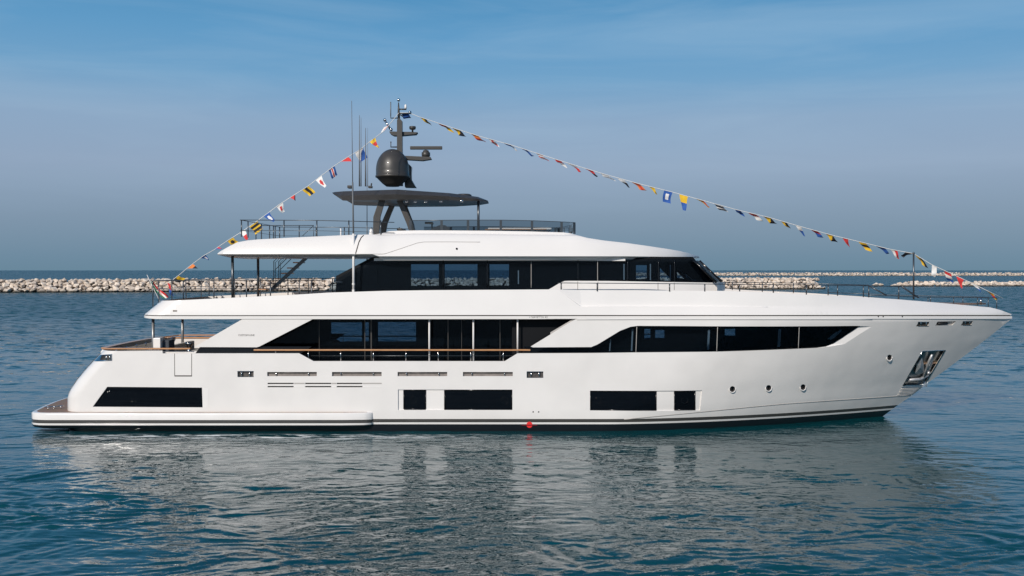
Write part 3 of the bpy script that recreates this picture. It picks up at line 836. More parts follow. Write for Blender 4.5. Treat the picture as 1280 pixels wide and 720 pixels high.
# aft bulkhead and floor/ceiling of the lounge
xb = P(470, 340, -3.5).x
MB().box((xb, -3.3, 5.0), (xb + .05, -1.2, 6.9)).box((xb, 1.2, 5.0), (xb + .05, 3.3, 6.9)).build('aft_bulkhead', M['inner'], Y0)
MB().box((xb, -3.3, 5.03), (7.5, 3.3, 5.08)).build('lounge_floor', M['inner'], Y0)
# windshield: raked glass between the side walls with frame
a0, b0 = P(869, 325.5, -3.2), P(897.5, 353, -3.2)
m = MB(); n = 13; rows = []
for (xx, z_) in ((a0.x, a0.z), (b0.x, b0.z)):
    row = []
    for k in range(n):
        y = -3.35 + 6.7 * k / (n - 1); row.append(m.bm.verts.new((xx - 0.10 + 0.75 * (1 - (y / 3.35) ** 2), y, z_)))
    rows.append(row)
for k in range(n - 1):
    f = m.bm.faces.new([rows[0][k], rows[1][k], rows[1][k + 1], rows[0][k + 1]]); f.smooth = True
ws = m.build('windshield', M['glass'], Y0)
m = MB()
for k in (0, 3, 6, 9, 12): 
    y = -3.35 + 6.7 * k / 12; dx = -0.10 + 0.75 * (1 - (y / 3.35) ** 2)
    m.tube([(a0.x + dx, y, a0.z), (b0.x + dx, y, b0.z)], 0.05, 6)
m.build('windshield_frame', M['black'], ws)
wp = [P(880, 337, -3.3), P(899, 353, -3.3)]
MB().tube([wp[0] + Vector((.12, 0, .05)), wp[1] + Vector((.15, 0, .05))], .02, 6).build('wiper', M['black'], ws)
# front coaming of the wheelhouse
m = MB(); rows = []
for z_ in (5.0, b0.z):
    rows.append([m.bm.verts.new((b0.x - 0.05 + 0.75 * (1 - (y / 3.4) ** 2) + (0.1 if abs(y) < 3.3 else 0), y, z_)) for y in np.linspace(-3.5, 3.5, 15)])
for k in range(14):
    f = m.bm.faces.new([rows[0][k], rows[0][k + 1], rows[1][k + 1], rows[1][k]]); f.smooth = True
m.build('wheelhouse_front', M['white'], Y0)
# helm console and chair silhouettes
MB().box((6.3, -1.4, 5.1), (7.2, 1.4, 5.95), .08).build('helm_console', M['inner'], Y0)

# ---------------- sun deck roof (lofted along X)
def px2x(px, Y): return P(px, 320, Y).x
RB = 3.95
def roof_station(px, zb_px, lip_px, top_px, b, crown=0.0, under=0.0):
    """half section: underside, lip, shoulder, top"""
    x = P(px, 320, -b).x if px < 860 else None
    return x
ROOF = []   # (x, half-breadth, z_bottom_edge, z_shoulder(edge top), z_mid)
def zz_(py, b): return P(640, py, -b).z
prof_top = [(272, 316.6), (275, 314), (279, 311.6), (286, 307.2), (295, 302.6), (307, 300.3), (320, 299), (360, 296.8), (410, 294.4), (441, 293), (454, 292.8), (465, 292.6), (474, 291), (484, 288.2), (495, 287.6), (520, 287.1), (560, 287.2), (610, 287.6), (660, 288.4), (705, 289.8), (714, 291), (722, 293), (735, 297), (755, 300.2), (785, 303.6), (810, 307.2), (835, 311), (850, 313.6), (860, 316), (868, 318.6), (874, 320.6)]
X_TIP = P(876.5, 321, -1.6).x
for px, py in prof_top:
    b = RB
    if px < 279: b = RB - 0.25 * (279 - px) / 7
    x = P(px, 316, -b).x
    ROOF.append([x, b, py])
# plan rounding forward
def plan_b(x):
    x0 = 0.0
    if x <= x0: return RB
    t = min(1, (x - x0) / (X_TIP - x0)); return max(0.3, RB * (1 - t ** 3.2) ** 0.5)
def solve_front(px):
    b = 3.0
    for _ in range(50):
        x = P(px, 318, -b).x; b = 0.6 * b + 0.4 * plan_b(x)
    return P(px, 318, -b).x, b
secs = []
for px, py in prof_top:
    if px > 650:
        x, b = solve_front(px)
    else:
        b = RB if px > 279 else RB - 0.3 * (279 - px) / 7; x = P(px, 316, -b).x
    zl = P(640, 317.6 if px < 470 else 320.3, -b).z            # outer lip
    if px > 790: zl = P(640, 320.3 + (px - 790) / 86 * 1.4, -b).z
    zt_ = max(P(640, py, -b).z, zl + 0.02)
    secs.append((x, b, zl, zt_, px))
m = MB(); rings_ = []
for x, b, zl, zt_, px in secs:
    h = zt_ - zl; ins = min(0.55, 0.5 * h) * min(1, b / 2)
    raised = 0.0
    if 470 < px < 735: raised = min(0.16, zt_ - P(640, 293.5, -b).z) if zt_ > P(640, 293.5, -b).z else 0
    sh = zt_ - raised
    sec = [(-b + 0.05, zl - 0.035), (-b, zl), (-b + 0.015 * h, zl + 0.03), (-b + ins * .25, zl + (sh - zl) * .35), (-b + ins * .55, zl + (sh - zl) * .72), (-b + ins * .85, zl + (sh - zl) * .94), (-b + ins, sh)]
    sec += [(-b + ins + .12, sh + raised * .25), (-b + ins + .17, sh + raised), (-b + ins + .5, sh + raised + .005)]
    k = b / RB
    full = sec + [(0, sh + raised + 0.03)] + [(-y, z) for y, z in sec[::-1]] + [(b * 0.5, zl - .14 * k), (0, zl - .16 * k), (-b * .5, zl - .14 * k)]
    rings_.append([m.bm.verts.new((x, y, z)) for y, z in full])
SECS = secs
N = len(rings_[0])
for A_, B_ in zip(rings_, rings_[1:]):
    for k in range(N):
        f = m.bm.faces.new([A_[k], A_[(k + 1) % N], B_[(k + 1) % N], B_[k]]); f.smooth = True
m.bm.faces.new(rings_[0][::-1]); m.bm.faces.new(rings_[-1])
bmesh.ops.recalc_face_normals(m.bm, faces=m.bm.faces[:])
for e in m.bm.edges:
    if len(e.link_faces) == 2 and e.calc_face_angle(0) > R(32): e.smooth = False
roof = m.build('sun_deck_roof', M['white'], Y0)
# recessed lower lip over the glass (in shade), and its brown shadow line aft, painted as a grey strip
def roofedge(off): return lambda X, z: -(min(RB, plan_b(X)) - off)
zA, zB = P(640, 320.9, -3.9).z, P(640, 325.4, -3.75).z
rl = patch('roof_soffit_edge', [(P(470, 322, -3.8).x, zA + .05), (P(862, 322, -3).x - .2, zA + 0.02), (P(862, 322, -3).x - .3, zB + .03), (P(480, 322, -3.8).x, zB)], [], lambda X, z: -(min(RB, plan_b(X + .25)) - 0.12 - 0.8 * (zA - z)), M['white'], roof, depth=0.1, px=False)
ys = 3.6
MB().box((P(466, 322, -3.8).x, -3.45, zB - .02), (P(780, 322, -3).x, 3.45, zB + .10)).build('roof_soffit', M['white2'], roof)
MB().prism([P(284, 319, -3.6), P(468, 319, -3.6), P(468, 321.2, -3.6), P(300, 321, -3.6)], (0, 7.2, 0)).build('overhang_shade_strip', M['lip'], roof)
# crease and panel joint on the roof side
def roofside(X, z):
    b = interp(X, [(q[0], q[1]) for q in SECS]); zl = interp(X, [(q[0], q[2]) for q in SECS]); zt_ = interp(X, [(q[0], q[3]) for q in SECS])
    px = interp(X, [(q[0], q[4]) for q in SECS]); h = zt_ - zl; ins = min(.55, .5 * h) * min(1, b / 2)
    raised = min(0.16, max(0, zt_ - P(640, 293.5, -b).z)) if 470 < px < 735 else 0
    t = (z - zl) / max(.01, zt_ - raised - zl)
    return -(b - interp(t, [(0, 0), (.04, .015 * h), (.35, ins * .25), (.72, ins * .55), (.94, ins * .85), (1, ins)]))
strip_on([(444.5, 317), (446, 312), (448.5, 303), (451.5, 297), (454.5, 294.2)], roofside, 0.022, 'roof_joint', M['groove'], roof, off=0.0)
sidef = roofside
strip_on([(444, 317.6), (478, 317.5), (482, 317), (500, 311), (522, 303.6), (530, 302.4), (560, 302.3), (600, 302.6)], sidef, 0.013, 'roof_crease', M['lip'], roof, off=0.0)
patch('roof_light', circ(571, 311, 1.4, n=10), [], sidef, M['black'], roof, off=0.01, depth=0.05)

# columns and stair under the sun deck
for px, Y in ((290.6, -3.3), (322.5, 0.2)):
    t = P(px, 320, Y); MB().tube([(t.x, Y, 4.9), (t.x, Y, P(px, 319, Y).z + .1)], 0.058, 12).build('deck_column', M['railmetal'], Y0)
p1, p2 = P(458.8, 324, -3.1), P(458.8, 332, -3.1)
YT = -0.6
stair = MB()
a, b = P(388, 319, YT), P(338, 363, YT)
for dy in (0,):
    stair.prism([a + Vector((-.17, dy, 0)), a + Vector((.05, dy, 0)), b + Vector((.11, dy, 0)), b + Vector((-.11, dy, 0))], (0, .05, 0))
stair = stair.build('stair', M['railmetal'], Y0)
for x0, x1, y in ((373, 383, 321.7), (366, 376.5, 328.2), (358.5, 369, 335), (351, 362.5, 341.7), (344, 355, 348.5), (334, 346, 354.7), (323, 343, 361.4)):
    a = P(x0, y, YT); b = P(x1, y, YT); MB().box((a.x, YT + .02, a.z - .025), (b.x, YT + .85, a.z + .025)).build('stair_tread', M['teakrail'], stair)
for pts_, r_ in (([(342.5, 362), (342.5, 326.5), (351, 319)], .018), ([(344, 337.5), (362.5, 319)], .016), ([(344.6, 362), (344.6, 328), (353.5, 319)], .012)):
    for dy in (-.03, .9): MB().tube([P(x, y, YT) + Vector((0, dy, 0)) for x, y in pts_], r_, 6).build('handrail', M['railmetal'], stair)

# ---------------- railings
def railing(name, pts, posts, heights, r=0.02, pr=0.024, parent=Y0, mat='railmetal'):
    """pts: top rail world points; posts: (top, bottom) pairs; heights: drops of lower rails"""
    m = MB(); m.tube(pts, r, 6); o = m.build(name, M[mat], parent)
    for d in heights: MB().tube([p + Vector((0, 0, -d)) for p in pts], r * .6, 6).build('rail_wire', M[mat], o)
    for a, b in posts: MB().tube([a, b], pr, 6).build('rail_post', M[mat], o)
    return o
YR = -3.75
for sg in (1, -1):
    tp = [P(191, 351.0, YR), P(260, 350.3, YR), P(406, 350.2, YR)]
    posts = []
    for px in (191, 229, 267.3, 308, 338, 374, 388 + 1.5):
        a = P(px, 351 - .5 * (px > 200), YR); b = Vector((a.x, a.y, 5.0)); posts.append((a, b))
    tp = [Vector((p.x, p.y * sg, p.z)) for p in tp]; posts = [(Vector((a.x, a.y * sg, a.z)), Vector((b.x, b.y * sg, b.z))) for a, b in posts]
    railing('upper_deck_rail', tp, posts, [0.34])
a = P(191, 351, YR)
tp = [Vector((a.x - .2 * (1 - (y / YR) ** 2), y, a.z)) for y in np.linspace(YR, -YR, 9)]
railing('upper_deck_rail', tp, [(p, Vector((p.x, p.y, 5.0))) for p in tp[1:-1:2]], [0.34])
# sun deck rail
YU = -3.35
ztop = P(400, 276, YU).z; zbot = P(400, 296, YU).z
for sg in (1, -1):
    tp = [P(300, 275, YU), P(396, 275.5, YU), P(440, 276.5, YU), P(493, 278, YU)]
    tp = [Vector((p.x, p.y * sg, p.z)) for p in tp]
    posts = []
    for px in (301.8, 355, 396, 436, 476):
        a = P(px, 275.5, YU); posts.append((Vector((a.x, a.y * sg, a.z)), Vector((a.x, a.y * sg, zbot))))
    railing('sun_deck_rail', tp, posts, [0.42], r=.017, pr=.026)
a = P(301, 275, YU)
tp = [Vector((a.x, y, a.z)) for y in np.linspace(YU, -YU, 7)]
railing('sun_deck_rail', tp, [(p, Vector((p.x, p.y, zbot))) for p in tp[1:-1:2]], [0.42], r=.017)
# stair-well guard
tp = [P(318, 282, .2), P(392, 281.8, .2), P(392, 296, .2)]
railing('stairwell_rail', tp, [(P(px, 282, .2), P(px, 300, .2)) for px in (320, 337, 344, 374)], [], r=.017)
MB().tube([P(392, 282, .2), P(378, 295, .2)], .014, 6).build('rail_brace', M['railmetal'], Y0)
# smoked glass windscreen on the sun deck
gx = [(513, 275.6), (560, 275.2), (610, 274.8), (660, 275.6), (700, 277.2), (716, 278)]
ztg = lambda px: interp(px, gx)
Yg = -3.15
gp = []
for px in (513, 552, 585, 626, 665, 690, 702, 712, 718):
    y = Yg if px < 690 else Yg + {702: .25, 712: .8, 718: 1.7, 690: .06}[px]
    gp.append((px, y))
m = MB(); v0 = []; v1 = []
line = [(P(px, ztg(px), y), P(px, 289.5, y)) for px, y in gp]
near_line = [(a.copy(), Vector((a.x, a.y, b.z))) for a, b in line]
far_line = [(Vector((a.x, -a.y, a.z)), Vector((b.x, -b.y, b.z))) for a, b in near_line[::-1]]
allp = near_line + far_line
for (a, b), (c, d) in zip(allp, allp[1:]): m.face([b, d, c, a], sm=False)
wsn = m.build('smoked_windscreen', M['screen'], Y0)
MB().tube([a for a, b in allp], .014, 6).build('screen_cap', M['railmetal'], wsn)
for i in (0, 1, 2, 3, 4, 6, 8, 9, 11, 13, 14, 15, 16):
    a, b = allp[min(i, len(allp) - 1)]
    MB().box((a.x - .05, a.y - .025, b.z - .1), (a.x + .05, a.y + .025, a.z)).build('screen_post', M['railmetal'], wsn)
# sun deck furniture behind the screen
MB().box(P(610, 285.5, -1.6), P(686, 289.5, 1.6), .04).build('sunpad', M['white2'], Y0)
MB().box(P(606, 287.0, -1.7), P(680, 290, 1.7), .02).build('sunpad_base', M['teakrail'], Y0)
MB().box(P(536, 278, -1), P(542, 280.3, -.6)).box(P(531, 277.3, -1.05), P(541, 280, -1)).tube([P(540, 280, -.8), P(540, 288, -.8)], .03).build('helm_display', M['dark'], Y0)
MB().prism([P(541, 285, -1.2), P(549, 281.5, -1.2), P(556, 281.5, -1.2), P(562, 284.5, -1.2), P(562, 290, -1.2), P(536, 290, -1.2)], (0, 1.6, 0)).build('helm_seat', M['darkcushion'], Y0)
MB().box(P(496, 285, -1), P(508, 290, .8), .03).build('bar_cabinet', M['dark'], Y0)
p = P(464, 289, -3.0); MB().lathe((p.x, -3.0, p.z - .25), [(.09, 0), (.09, .2), (.07, .3), (.02, .35), (.001, .36)], 16).build('life_raft_canister', M['white'], Y0)
p = P(426, 292, -2.9); MB().tube([(p.x, p.y, p.z - .2), (p.x, p.y, p.z + .25)], .03).build('flood_light', M['white'], Y0)

# ---------------- hardtop
hz = lambda py, Y: P(640, py, Y).z
m = MB()
Xa, Xm, Xf = P(415.5, 236, -1.2).x, -4.8, P(610, 244, -0.8).x
planT = [(Xa, -1.3), (Xa + .45, -1.75), (Xm, -2.85), (-2.6, -2.45), (Xf - 1.1, -1.95), (Xf - .35, -1.6), (Xf, -.9)]
planT = planT + [(x, -y) for x, y in planT[::-1]]
zU = lambda x: interp(x, [(Xa, 9.84), (-6.5, 9.84), (-4.8, 9.84), (Xf - .6, 9.66), (Xf, 9.5)])
zL = lambda x: interp(x, [(Xa, 9.76), (Xa + .5, 9.44), (-6.0, 9.42), (Xm, 9.42), (Xf - .9, 9.42), (Xf, 9.46)])
zM = lambda x: zL(x) + 0.45 * (zU(x) - zL(x))
def inset(pl, k, dx=0): return [(x + (-(x - (-4)) * 0.02 * k) , y * (1 - 0.12 * k)) for x, y in pl]
r0 = [m.bm.verts.new((x, y, zU(x))) for x, y in inset(planT, 1.2)]
r1 = [m.bm.verts.new((x, y, zM(x))) for x, y in planT]
r2 = [m.bm.verts.new((x, y, zL(x))) for x, y in inset(planT, .9)]
for A_, B_ in ((r0, r1), (r1, r2)):
    for k in range(len(A_)): m.bm.faces.new([A_[k], A_[(k + 1) % len(A_)], B_[(k + 1) % len(B_)], B_[k]])
ct = m.bm.verts.new((-4.3, 0, 9.92)); cb = m.bm.verts.new((-4.3, 0, 9.36))
for k in range(len(r0)):
    m.bm.faces.new([r0[(k + 1) % len(r0)], r0[k], ct]); m.bm.faces.new([r2[k], r2[(k + 1) % len(r0)], cb])
ht = m.build('hardtop', M['dark'], Y0, norm=True)
p = P(580, 237.3, -.8); MB().lathe((p.x, -.8, zU(p.x) - .02), [(.33, 0), (.33, .07), (.25, .11), (.01, .12)], 24).build('antenna_dome', M['dark'], ht)
MB().box(P(434, 231.5, -1.2), P(441, 236, -.8), .02).build('search_light', M['dark'], ht)
MB().box(P(460, 232, -1.2), P(466, 235.5, -.9), .02).tube([P(464, 232, -1), P(464.5, 229, -1)], .03).build('search_light', M['dark'], ht)
for px, py in ((508, 248.5), (519, 246.5), (532, 246), (551, 243.8), (577, 246.5)):
    p = P(px, py, -1.7 if px < 545 else -2.0); p.z = 9.40
    MB().lathe((p.x, p.y, 9.34), [(.07, 0), (.07, .08), (.05, .1)], 12).build('downlight', M['steel'], ht)
# legs
def leg(pts, Y, w, t, name='hardtop_leg'):
    P_ = [P(a, b, Y) for a, b in pts]; m = MB()
    L_ = [p + Vector((-w / 2, 0, 0)) for p in P_]; R_ = [p + Vector((w / 2, 0, 0)) for p in P_[::-1]]
    m.prism(L_ + R_, (0, t, 0), bev=.02); return m.build(name, M['dark'], ht)
leg([(479, 246), (470.5, 271), (470, 293)], -1.75, .27, .18)
leg([(497, 246), (512.5, 280), (515, 290)], -1.75, .24, .18)
leg([(491, 254), (480, 279), (478.5, 292)], 1.6, .26, .18)
leg([(504, 254), (514, 280), (516, 290)], 1.6, .24, .18)
p = P(598, 250, -1.2); MB().tube([(p.x, -1.2, 9.45), (p.x, -1.2, P(598, 290, -1.2).z)], .055, 12).build('support_post', M['railmetal'], ht)

# satellite dome and mast
c = P(490.8, 225, -.2); kx = 41.4 / 2 / F * 44.0
rd = kx
prof = [(.28, P(491, 233.2, -.2).z), (rd * .62, P(491, 229.5, -.2).z), (rd * .97, P(491, 222.2, -.2).z), (rd * 1.03, P(491, 221.8, -.2).z), (rd * 1.03, P(491, 219.6, -.2).z), (rd, P(491, 219.2, -.2).z), (rd * .998, P(491, 213, -.2).z)]
ztp = P(491, 186.3, -.2).z; zc = P(491, 212, -.2).z
for k in range(1, 12):
    a_ = PI / 2 * k / 11; prof.append((max(.001, rd * .995 * math.cos(a_)), zc + (ztp - zc) * math.sin(a_)))
MB().lathe((c.x, -.2, 0), prof, 48).build('satellite_dome', M['dark'], ht)
MB().prism([P(506, 234, .4), P(520, 234.3, .4), P(513, 224, .4), P(514, 208, .4), P(510, 204, .4), P(504, 204, .4)], (0, .5, 0), bev=.02).build('mast_fairing', M['dark'], ht)
ma = MB()
mp_ = [P(496.2, 150, -.1), P(498.5, 147, -.1), P(502.4, 151, -.1), P(502.8, 232, -.1), P(496, 232, -.1)]
ma.prism(mp_, (0, .35, 0))
mz = lambda x, y: P(x, y, .05)
ma.tube([mz(498.6, 150), mz(498.3, 137), mz(498.2, 128)], [.06, .045, .02], 8)
mast = ma.build('mast', M['dark'], ht)
MB().ball(mz(498.3, 125), .07, mi=0).build('mast_light', M['steel'], mast)
MB().tube([mz(498, 136.6), mz(508, 136.6)], .035, 6).build('mast_arm', M['dark'], mast)
MB().lathe(mz(507, 136), [(.04, 0), (.055, .05), (.05, .17), (.01, .2)], 12).build('camera_dome', M['white'], mast)
MB().tube([mz(498, 141.8), mz(510, 141.8)], .03, 6).build('mast_arm', M['dark'], mast)
MB().ball(mz(512.5, 140.6), .075).build('camera_dome', M['steel'], mast)
MB().tube([mz(499, 142.5), mz(503.5, 145.5)], .03, 6).build('horn', M['dark'], mast)
MB().tube([mz(497, 147.6), mz(488.4, 147.6), mz(488.4, 142)], .025, 6).build('mast_arm', M['dark'], mast)
MB().tube([mz(488.4, 145.8), mz(488.4, 127.3)], .022, 6).build('whip_antenna', M['antenna'], mast)
MB().tube([mz(489, 163), mz(481, 150.5)], .045, 8).ball(mz(481, 150), .07).ball(mz(489, 162), .07).build('air_horn', M['steel'], mast)
MB().prism([mz(486.3, 164), mz(488, 167.5), mz(492, 169.5), mz(500, 169.5), mz(520, 167.8), mz(522, 165.2), mz(515, 164.8), mz(498, 164.6), mz(490, 164.2)], (0, .4, 0), bev=.02).build('cross_arm', M['dark'], mast)
MB().lathe(mz(515.7, 164.8), [(.04, 0), (.04, .08), (.13, .11), (.15, .18), (.14, .24), (.01, .25)], 16).build('navigation_light', M['dark'], mast)
MB().tube([mz(497, 183.8), mz(488.6, 183.8), mz(488.6, 177)], .03, 6).build('mast_arm', M['dark'], mast)
MB().prism([mz(505, 194.5), mz(538, 196), mz(539.5, 199), (mz(528, 200.8)), mz(505, 199.4)], (0, .35, 0), bev=.02).build('radar_bracket', M['dark'], mast)
rp = mz(532, 195.5)
rad = MB().lathe(rp + Vector((0, .15, 0)), [(.16, 0), (.19, .05), (.19, .18), (.13, .22), (.13, .27), (.06, .3)], 20).build('radar_pedestal', M['dark'], ht)
a, b = mz(512.3, 182.4), mz(552.5, 186.4)
MB().box((a.x, .1, b.z), (b.x, .28, a.z), .02).build('radar_scanner', M['dark'], rad)

# whip antennas
def whip(px, y0, y1, Y, r0, mat='antenna', parent=Y0):
    a, b = P(px, y0, Y), P(px, y1, Y); mid = a.lerp(b, .4)
    return MB().tube([a, mid, b], [r0, r0 * .75, r0 * .3], 6).build('whip_antenna', M[mat], parent)
for px, y0, y1, r_ in ((449.3, 233, 144, .032), (451.3, 233, 147, .022), (457, 233, 160, .035), (459.6, 233, 160, .014)): whip(px, y0, y1, -1.0, r_, parent=ht)
wa = MB().tube([P(442, 370, -3.72), P(441.8, 292, -3.78)], .052, 8).build('antenna_base', M['white2'], Y0)
MB().tube([P(441.8, 293, -3.78), P(440.8, 228, -3.78)], .033, 8).tube([P(440.8, 229, -3.78), P(439.6, 126, -3.78)], [.018, .01], 6).build('whip_antenna', M['antenna'], wa)
for y0_, y1_ in ((354, 356), (362, 365)): MB().box(P(440, y0_, -3.78), P(444, y1_, -3.53)).build('antenna_bracket', M['white2'], wa)
whip(458.8, 330, 232, 1.5, .03)

# ---------------- bow rails
def bandtop(px, py): 
    p = surf_pt(px, py, bandS, -0.1); return p
def near_pt(px, py, py_base):
    q = surf_pt(px, py_base, bandS, -0.08); p = P(px, py, q.y); return Vector((p.x, q.y, p.z))
base_y = lambda px: interp(px, [(684, 362), (724, 362.6), (800, 363), (903, 363.6), (960, 365.6), (1000, 368), (1060, 370.2), (1120, 374), (1180, 379), (1238, 384.3), (1252, 388)])
for sg in (1, -1):
    tp = [near_pt(px, y, base_y(px)) for px, y in ((697, 353.6), (750, 354), (837, 354.6), (881, 355), (925, 355.4), (966.5, 355.8), (1008, 356.2), (1047, 356.6), (1086, 357.2), (1127, 358.2))]
    posts = []
    for px in (701.5, 746.5, 837, 881, 924.6, 966.7, 1008, 1047, 1086, 1123.5):
        a = near_pt(px, interp(px, [(697, 353.8), (881, 355), (1127, 358)]), base_y(px)); b = near_pt(px, base_y(px) + 1, base_y(px)); posts.append((a, Vector((a.x, a.y, b.z))))
    tp = [Vector((p.x, p.y * sg, p.z)) for p in tp]; posts = [(Vector((a.x, a.y * sg, a.z)), Vector((b.x, b.y * sg, b.z))) for a, b in posts]
    br = railing('bow_rail', tp, posts, [], r=.018, pr=.026)
    a, b = near_pt(1127, 358, 374), near_pt(1148, 372, 376); 
    MB().tube([(a.x, a.y * sg, a.z), (b.x, b.y * sg, b.z)], .035, 6).build('rail_brace', M['railmetal'], br)
    tp = [near_pt(px, y, base_y(px)) for px, y in ((1086, 369.3), (1120, 370), (1148, 371.2), (1180, 371.6), (1210, 371.8), (1235, 372), (1246, 372.2))]
    posts = []
    for px in (1160, 1192, 1222, 1246):
        a = near_pt(px, 372, base_y(px)); b = near_pt(px, base_y(px) + 1, base_y(px)); posts.append((a, Vector((a.x, a.y, b.z))))
    tp = [Vector((p.x, p.y * sg, p.z)) for p in tp]; posts = [(Vector((a.x, a.y * sg, a.z)), Vector((b.x, b.y * sg, b.z))) for a, b in posts]
    railing('bow_rail', tp, posts, [], r=.016, pr=.02, mat='railmetal')
MB().tube([P(1142, 374, 0), P(1142, 317, 0)], .04, 8).ball(P(1142, 316.5, 0), .05).build('bow_light_pole', M['railmetal'], Y0)
p = P(1226, 381, 0); MB().tube([p, p + Vector((0, 0, .3))], .05, 8).build('bow_cleat', M['steel'], Y0)

# stern flagstaff (part) and ensign (own thing)
fs0, fs1 = P(200, 377, -.6), P(183.6, 343.5, -.6)
MB().tube([fs0, fs1], [.02, .012], 6).build('flagstaff', M['white2'], Y0)

# =================================================================== flags
FC = {'y': (0.80, 0.50, 0.03), 'r': (0.62, 0.04, 0.04), 'b': (0.02, 0.09, 0.34), 'w': (0.78, 0.77, 0.75), 'k': (0.015, 0.018, 0.03), 'g': (0.03, 0.26, 0.13), 'o': (0.75, 0.22, 0.05)}
FM = {}
for k_, c_ in FC.items():
    FM[k_] = noise_var(pbr('flag_cloth_' + {'y': 'yellow', 'r': 'red', 'b': 'blue', 'w': 'white', 'k': 'black', 'g': 'green', 'o': 'orange'}[k_], c_, 0.8), 6, .9, 1.08)
PAT = {
 'ball': lambda u, v: 'c2' if (u - .5) ** 2 + (v - .5) ** 2 < .07 else 'c1',
 'plain': lambda u, v: 'c1',
 'half': lambda u, v: 'c1' if u < .5 else 'c2',
 'horiz': lambda u, v: 'c1' if v < .5 else 'c2',
 'v3': lambda u, v: 'c1' if abs(u - .5) > .18 else 'c2',
 'h3': lambda u, v: 'c1' if abs(v - .5) > .2 else 'c2',
 'stripes': lambda u, v: 'c1' if int(u * 5) % 2 == 0 else 'c2',
 'hstripes': lambda u, v: 'c1' if int(v * 5) % 2 == 0 else 'c2',
 'box': lambda u, v: 'c1' if max(abs(u - .5), abs(v - .5)) > .22 else 'c2',
 'diag': lambda u, v: 'c1' if u + v < 1 else 'c2',
 'trico': lambda u, v: 'c1' if u < .34 else ('c3' if u < .67 else 'c2'),
 'htrico': lambda u, v: 'c1' if v < .34 or v > .66 else ('c3' if .42 < v < .58 else 'c2'),
}
rnd = random.Random(4)
def flag(parent, a, b, fly, pat, c1, c2, c3=None, shape='rect', wave=.03, name='signal_flag', label=None, seed=0):
    """hoist from a to b, cloth flies along vector fly"""
    a, b, fly = Vector(a), Vector(b), Vector(fly); nu, nv = 12, 10
    n = (b - a).cross(fly).normalized(); ph = seed * 1.7
    m = MB(); g = []
    for j in range(nv + 1):
        row = []
        for i in range(nu + 1):
            u, v = i / nu, j / nv
            vv = .5 + (v - .5) * {'rect': 1 - .06 * u, 'pennant': 1 - .66 * u, 'tri': 1 - .97 * u}[shape]
            p = a + (b - a) * vv + fly * u + n * wave * math.sin(u * 6 + ph + v * 2) * u + (b - a) * .05 * math.sin(u * 5 + ph)
            row.append(m.bm.verts.new(p))
        g.append(row)
    cols = [c1, c2] + ([c3] if c3 else [])
    for j in range(nv):
        for i in range(nu):
            f = m.bm.faces.new([g[j][i], g[j][i + 1], g[j + 1][i + 1], g[j + 1][i]]); f.smooth = True
            k = PAT[pat]((i + .5) / nu, (j + .5) / nv); f.material_index = {'c1': 0, 'c2': 1, 'c3': 2}[k]
    o = m.build(name, [FM[c] for c in cols], parent)
    if label: o['label'] = label
    return o
# left (aft) string
LS = [(498.5, 141), (489, 153), (480, 164), (466, 174), (450, 187), (432, 198), (417, 208), (401, 220), (386, 232), (368, 243.5), (350, 255), (336, 265.5), (319, 278), (300, 291), (284, 301), (268, 312), (254, 320), (238, 332), (226, 342), (212, 353), (208.5, 356)]
bl = tag(empty('bunting_line', P(208.5, 356, -.3)), 'string of signal flags running from the mast down to the stern rail', 'bunting')
def setp(o, root):
    o.parent = root; o.matrix_parent_inverse = root.matrix_world.inverted() if False else Matrix.Translation(-root.location)
m = MB(); m.tube([P(a, b, -.1) for a, b in LS], .014, 5); setp(m.build('rope', M['rope']), bl)
# (px,py of hoist start along rope, hoist px length, fly dx,dy px, pattern...)
LF = [((484, 161), 6, (-5, 2), 'half', 'r', 'w', None, 'rect'), ((465, 175), 8, (8, 9), 'v3', 'y', 'r', None, 'tri'), ((449, 187), 11, (4, 11), 'diag', 'w', 'b', None, 'rect'),
      ((431, 198), 10, (8, 3), 'plain', 'r', 'r', None, 'tri'), ((414, 209), 8, (3.5, 9), 'htrico', 'b', 'w', 'r', 'rect'), ((398, 220.5), 8, (8, 10), 'ball', 'w', 'r', None, 'pennant'),
      ((382, 232), 9, (6.5, 7), 'h3', 'y', 'k', None, 'rect'), ((365.5, 243.5), 7, (4, 5), 'diag', 'r', 'k', None, 'tri'), ((349, 254.5), 9, (4, 8), 'box', 'w', 'r', None, 'pennant'),
      ((333, 265.5), 8, (9, 8), 'ball', 'b', 'w', None, 'pennant'), ((317, 277.5), 11, (5, 9), 'stripes', 'y', 'k', None, 'rect'), ((303, 288.5), 7, (6, 9), 'half', 'w', 'r', None, 'pennant'),
      ((287, 300), 8, (6, 5), 'ball', 'y', 'k', None, 'rect'), ((271, 310.5), 6, (6, 1), 'horiz', 'b', 'r', None, 'tri'), ((254, 322), 7, (5, 4), 'box', 'b', 'w', None, 'tri'),
      ((237, 333), 8, (10, 2), 'half', 'o', 'k', None, 'tri'), ((219, 346), 8, (7, 3), 'horiz', 'k', 'y', None, 'rect')]
LS_s = sorted(LS)
def rope_y(px): return interp(px, LS_s)
COLN = {'y': 'yellow', 'r': 'red', 'b': 'blue', 'w': 'white', 'k': 'black', 'o': 'orange', 'g': 'green'}
for i, ((x, y), h, (dx, dy), pat, c1, c2, c3, sh) in enumerate(LF):
    x0, x1 = x - h * .45, x + h * .45
    a, b = P(x0, rope_y(x0), -.1), P(x1, rope_y(x1), -.1)
    s = 44.1 / F
    fl_ = Vector((dx * s, -.10 if i % 2 else .12, -dy * s))
    lab = ('plain red' if c1 == c2 else COLN[c1] + ' and ' + COLN[c2]) + ' signal flag'
    o = flag(None, a, b, fl_ * 1.15, pat, c1, c2, c3, sh, seed=i, label=lab); setp(o, bl)
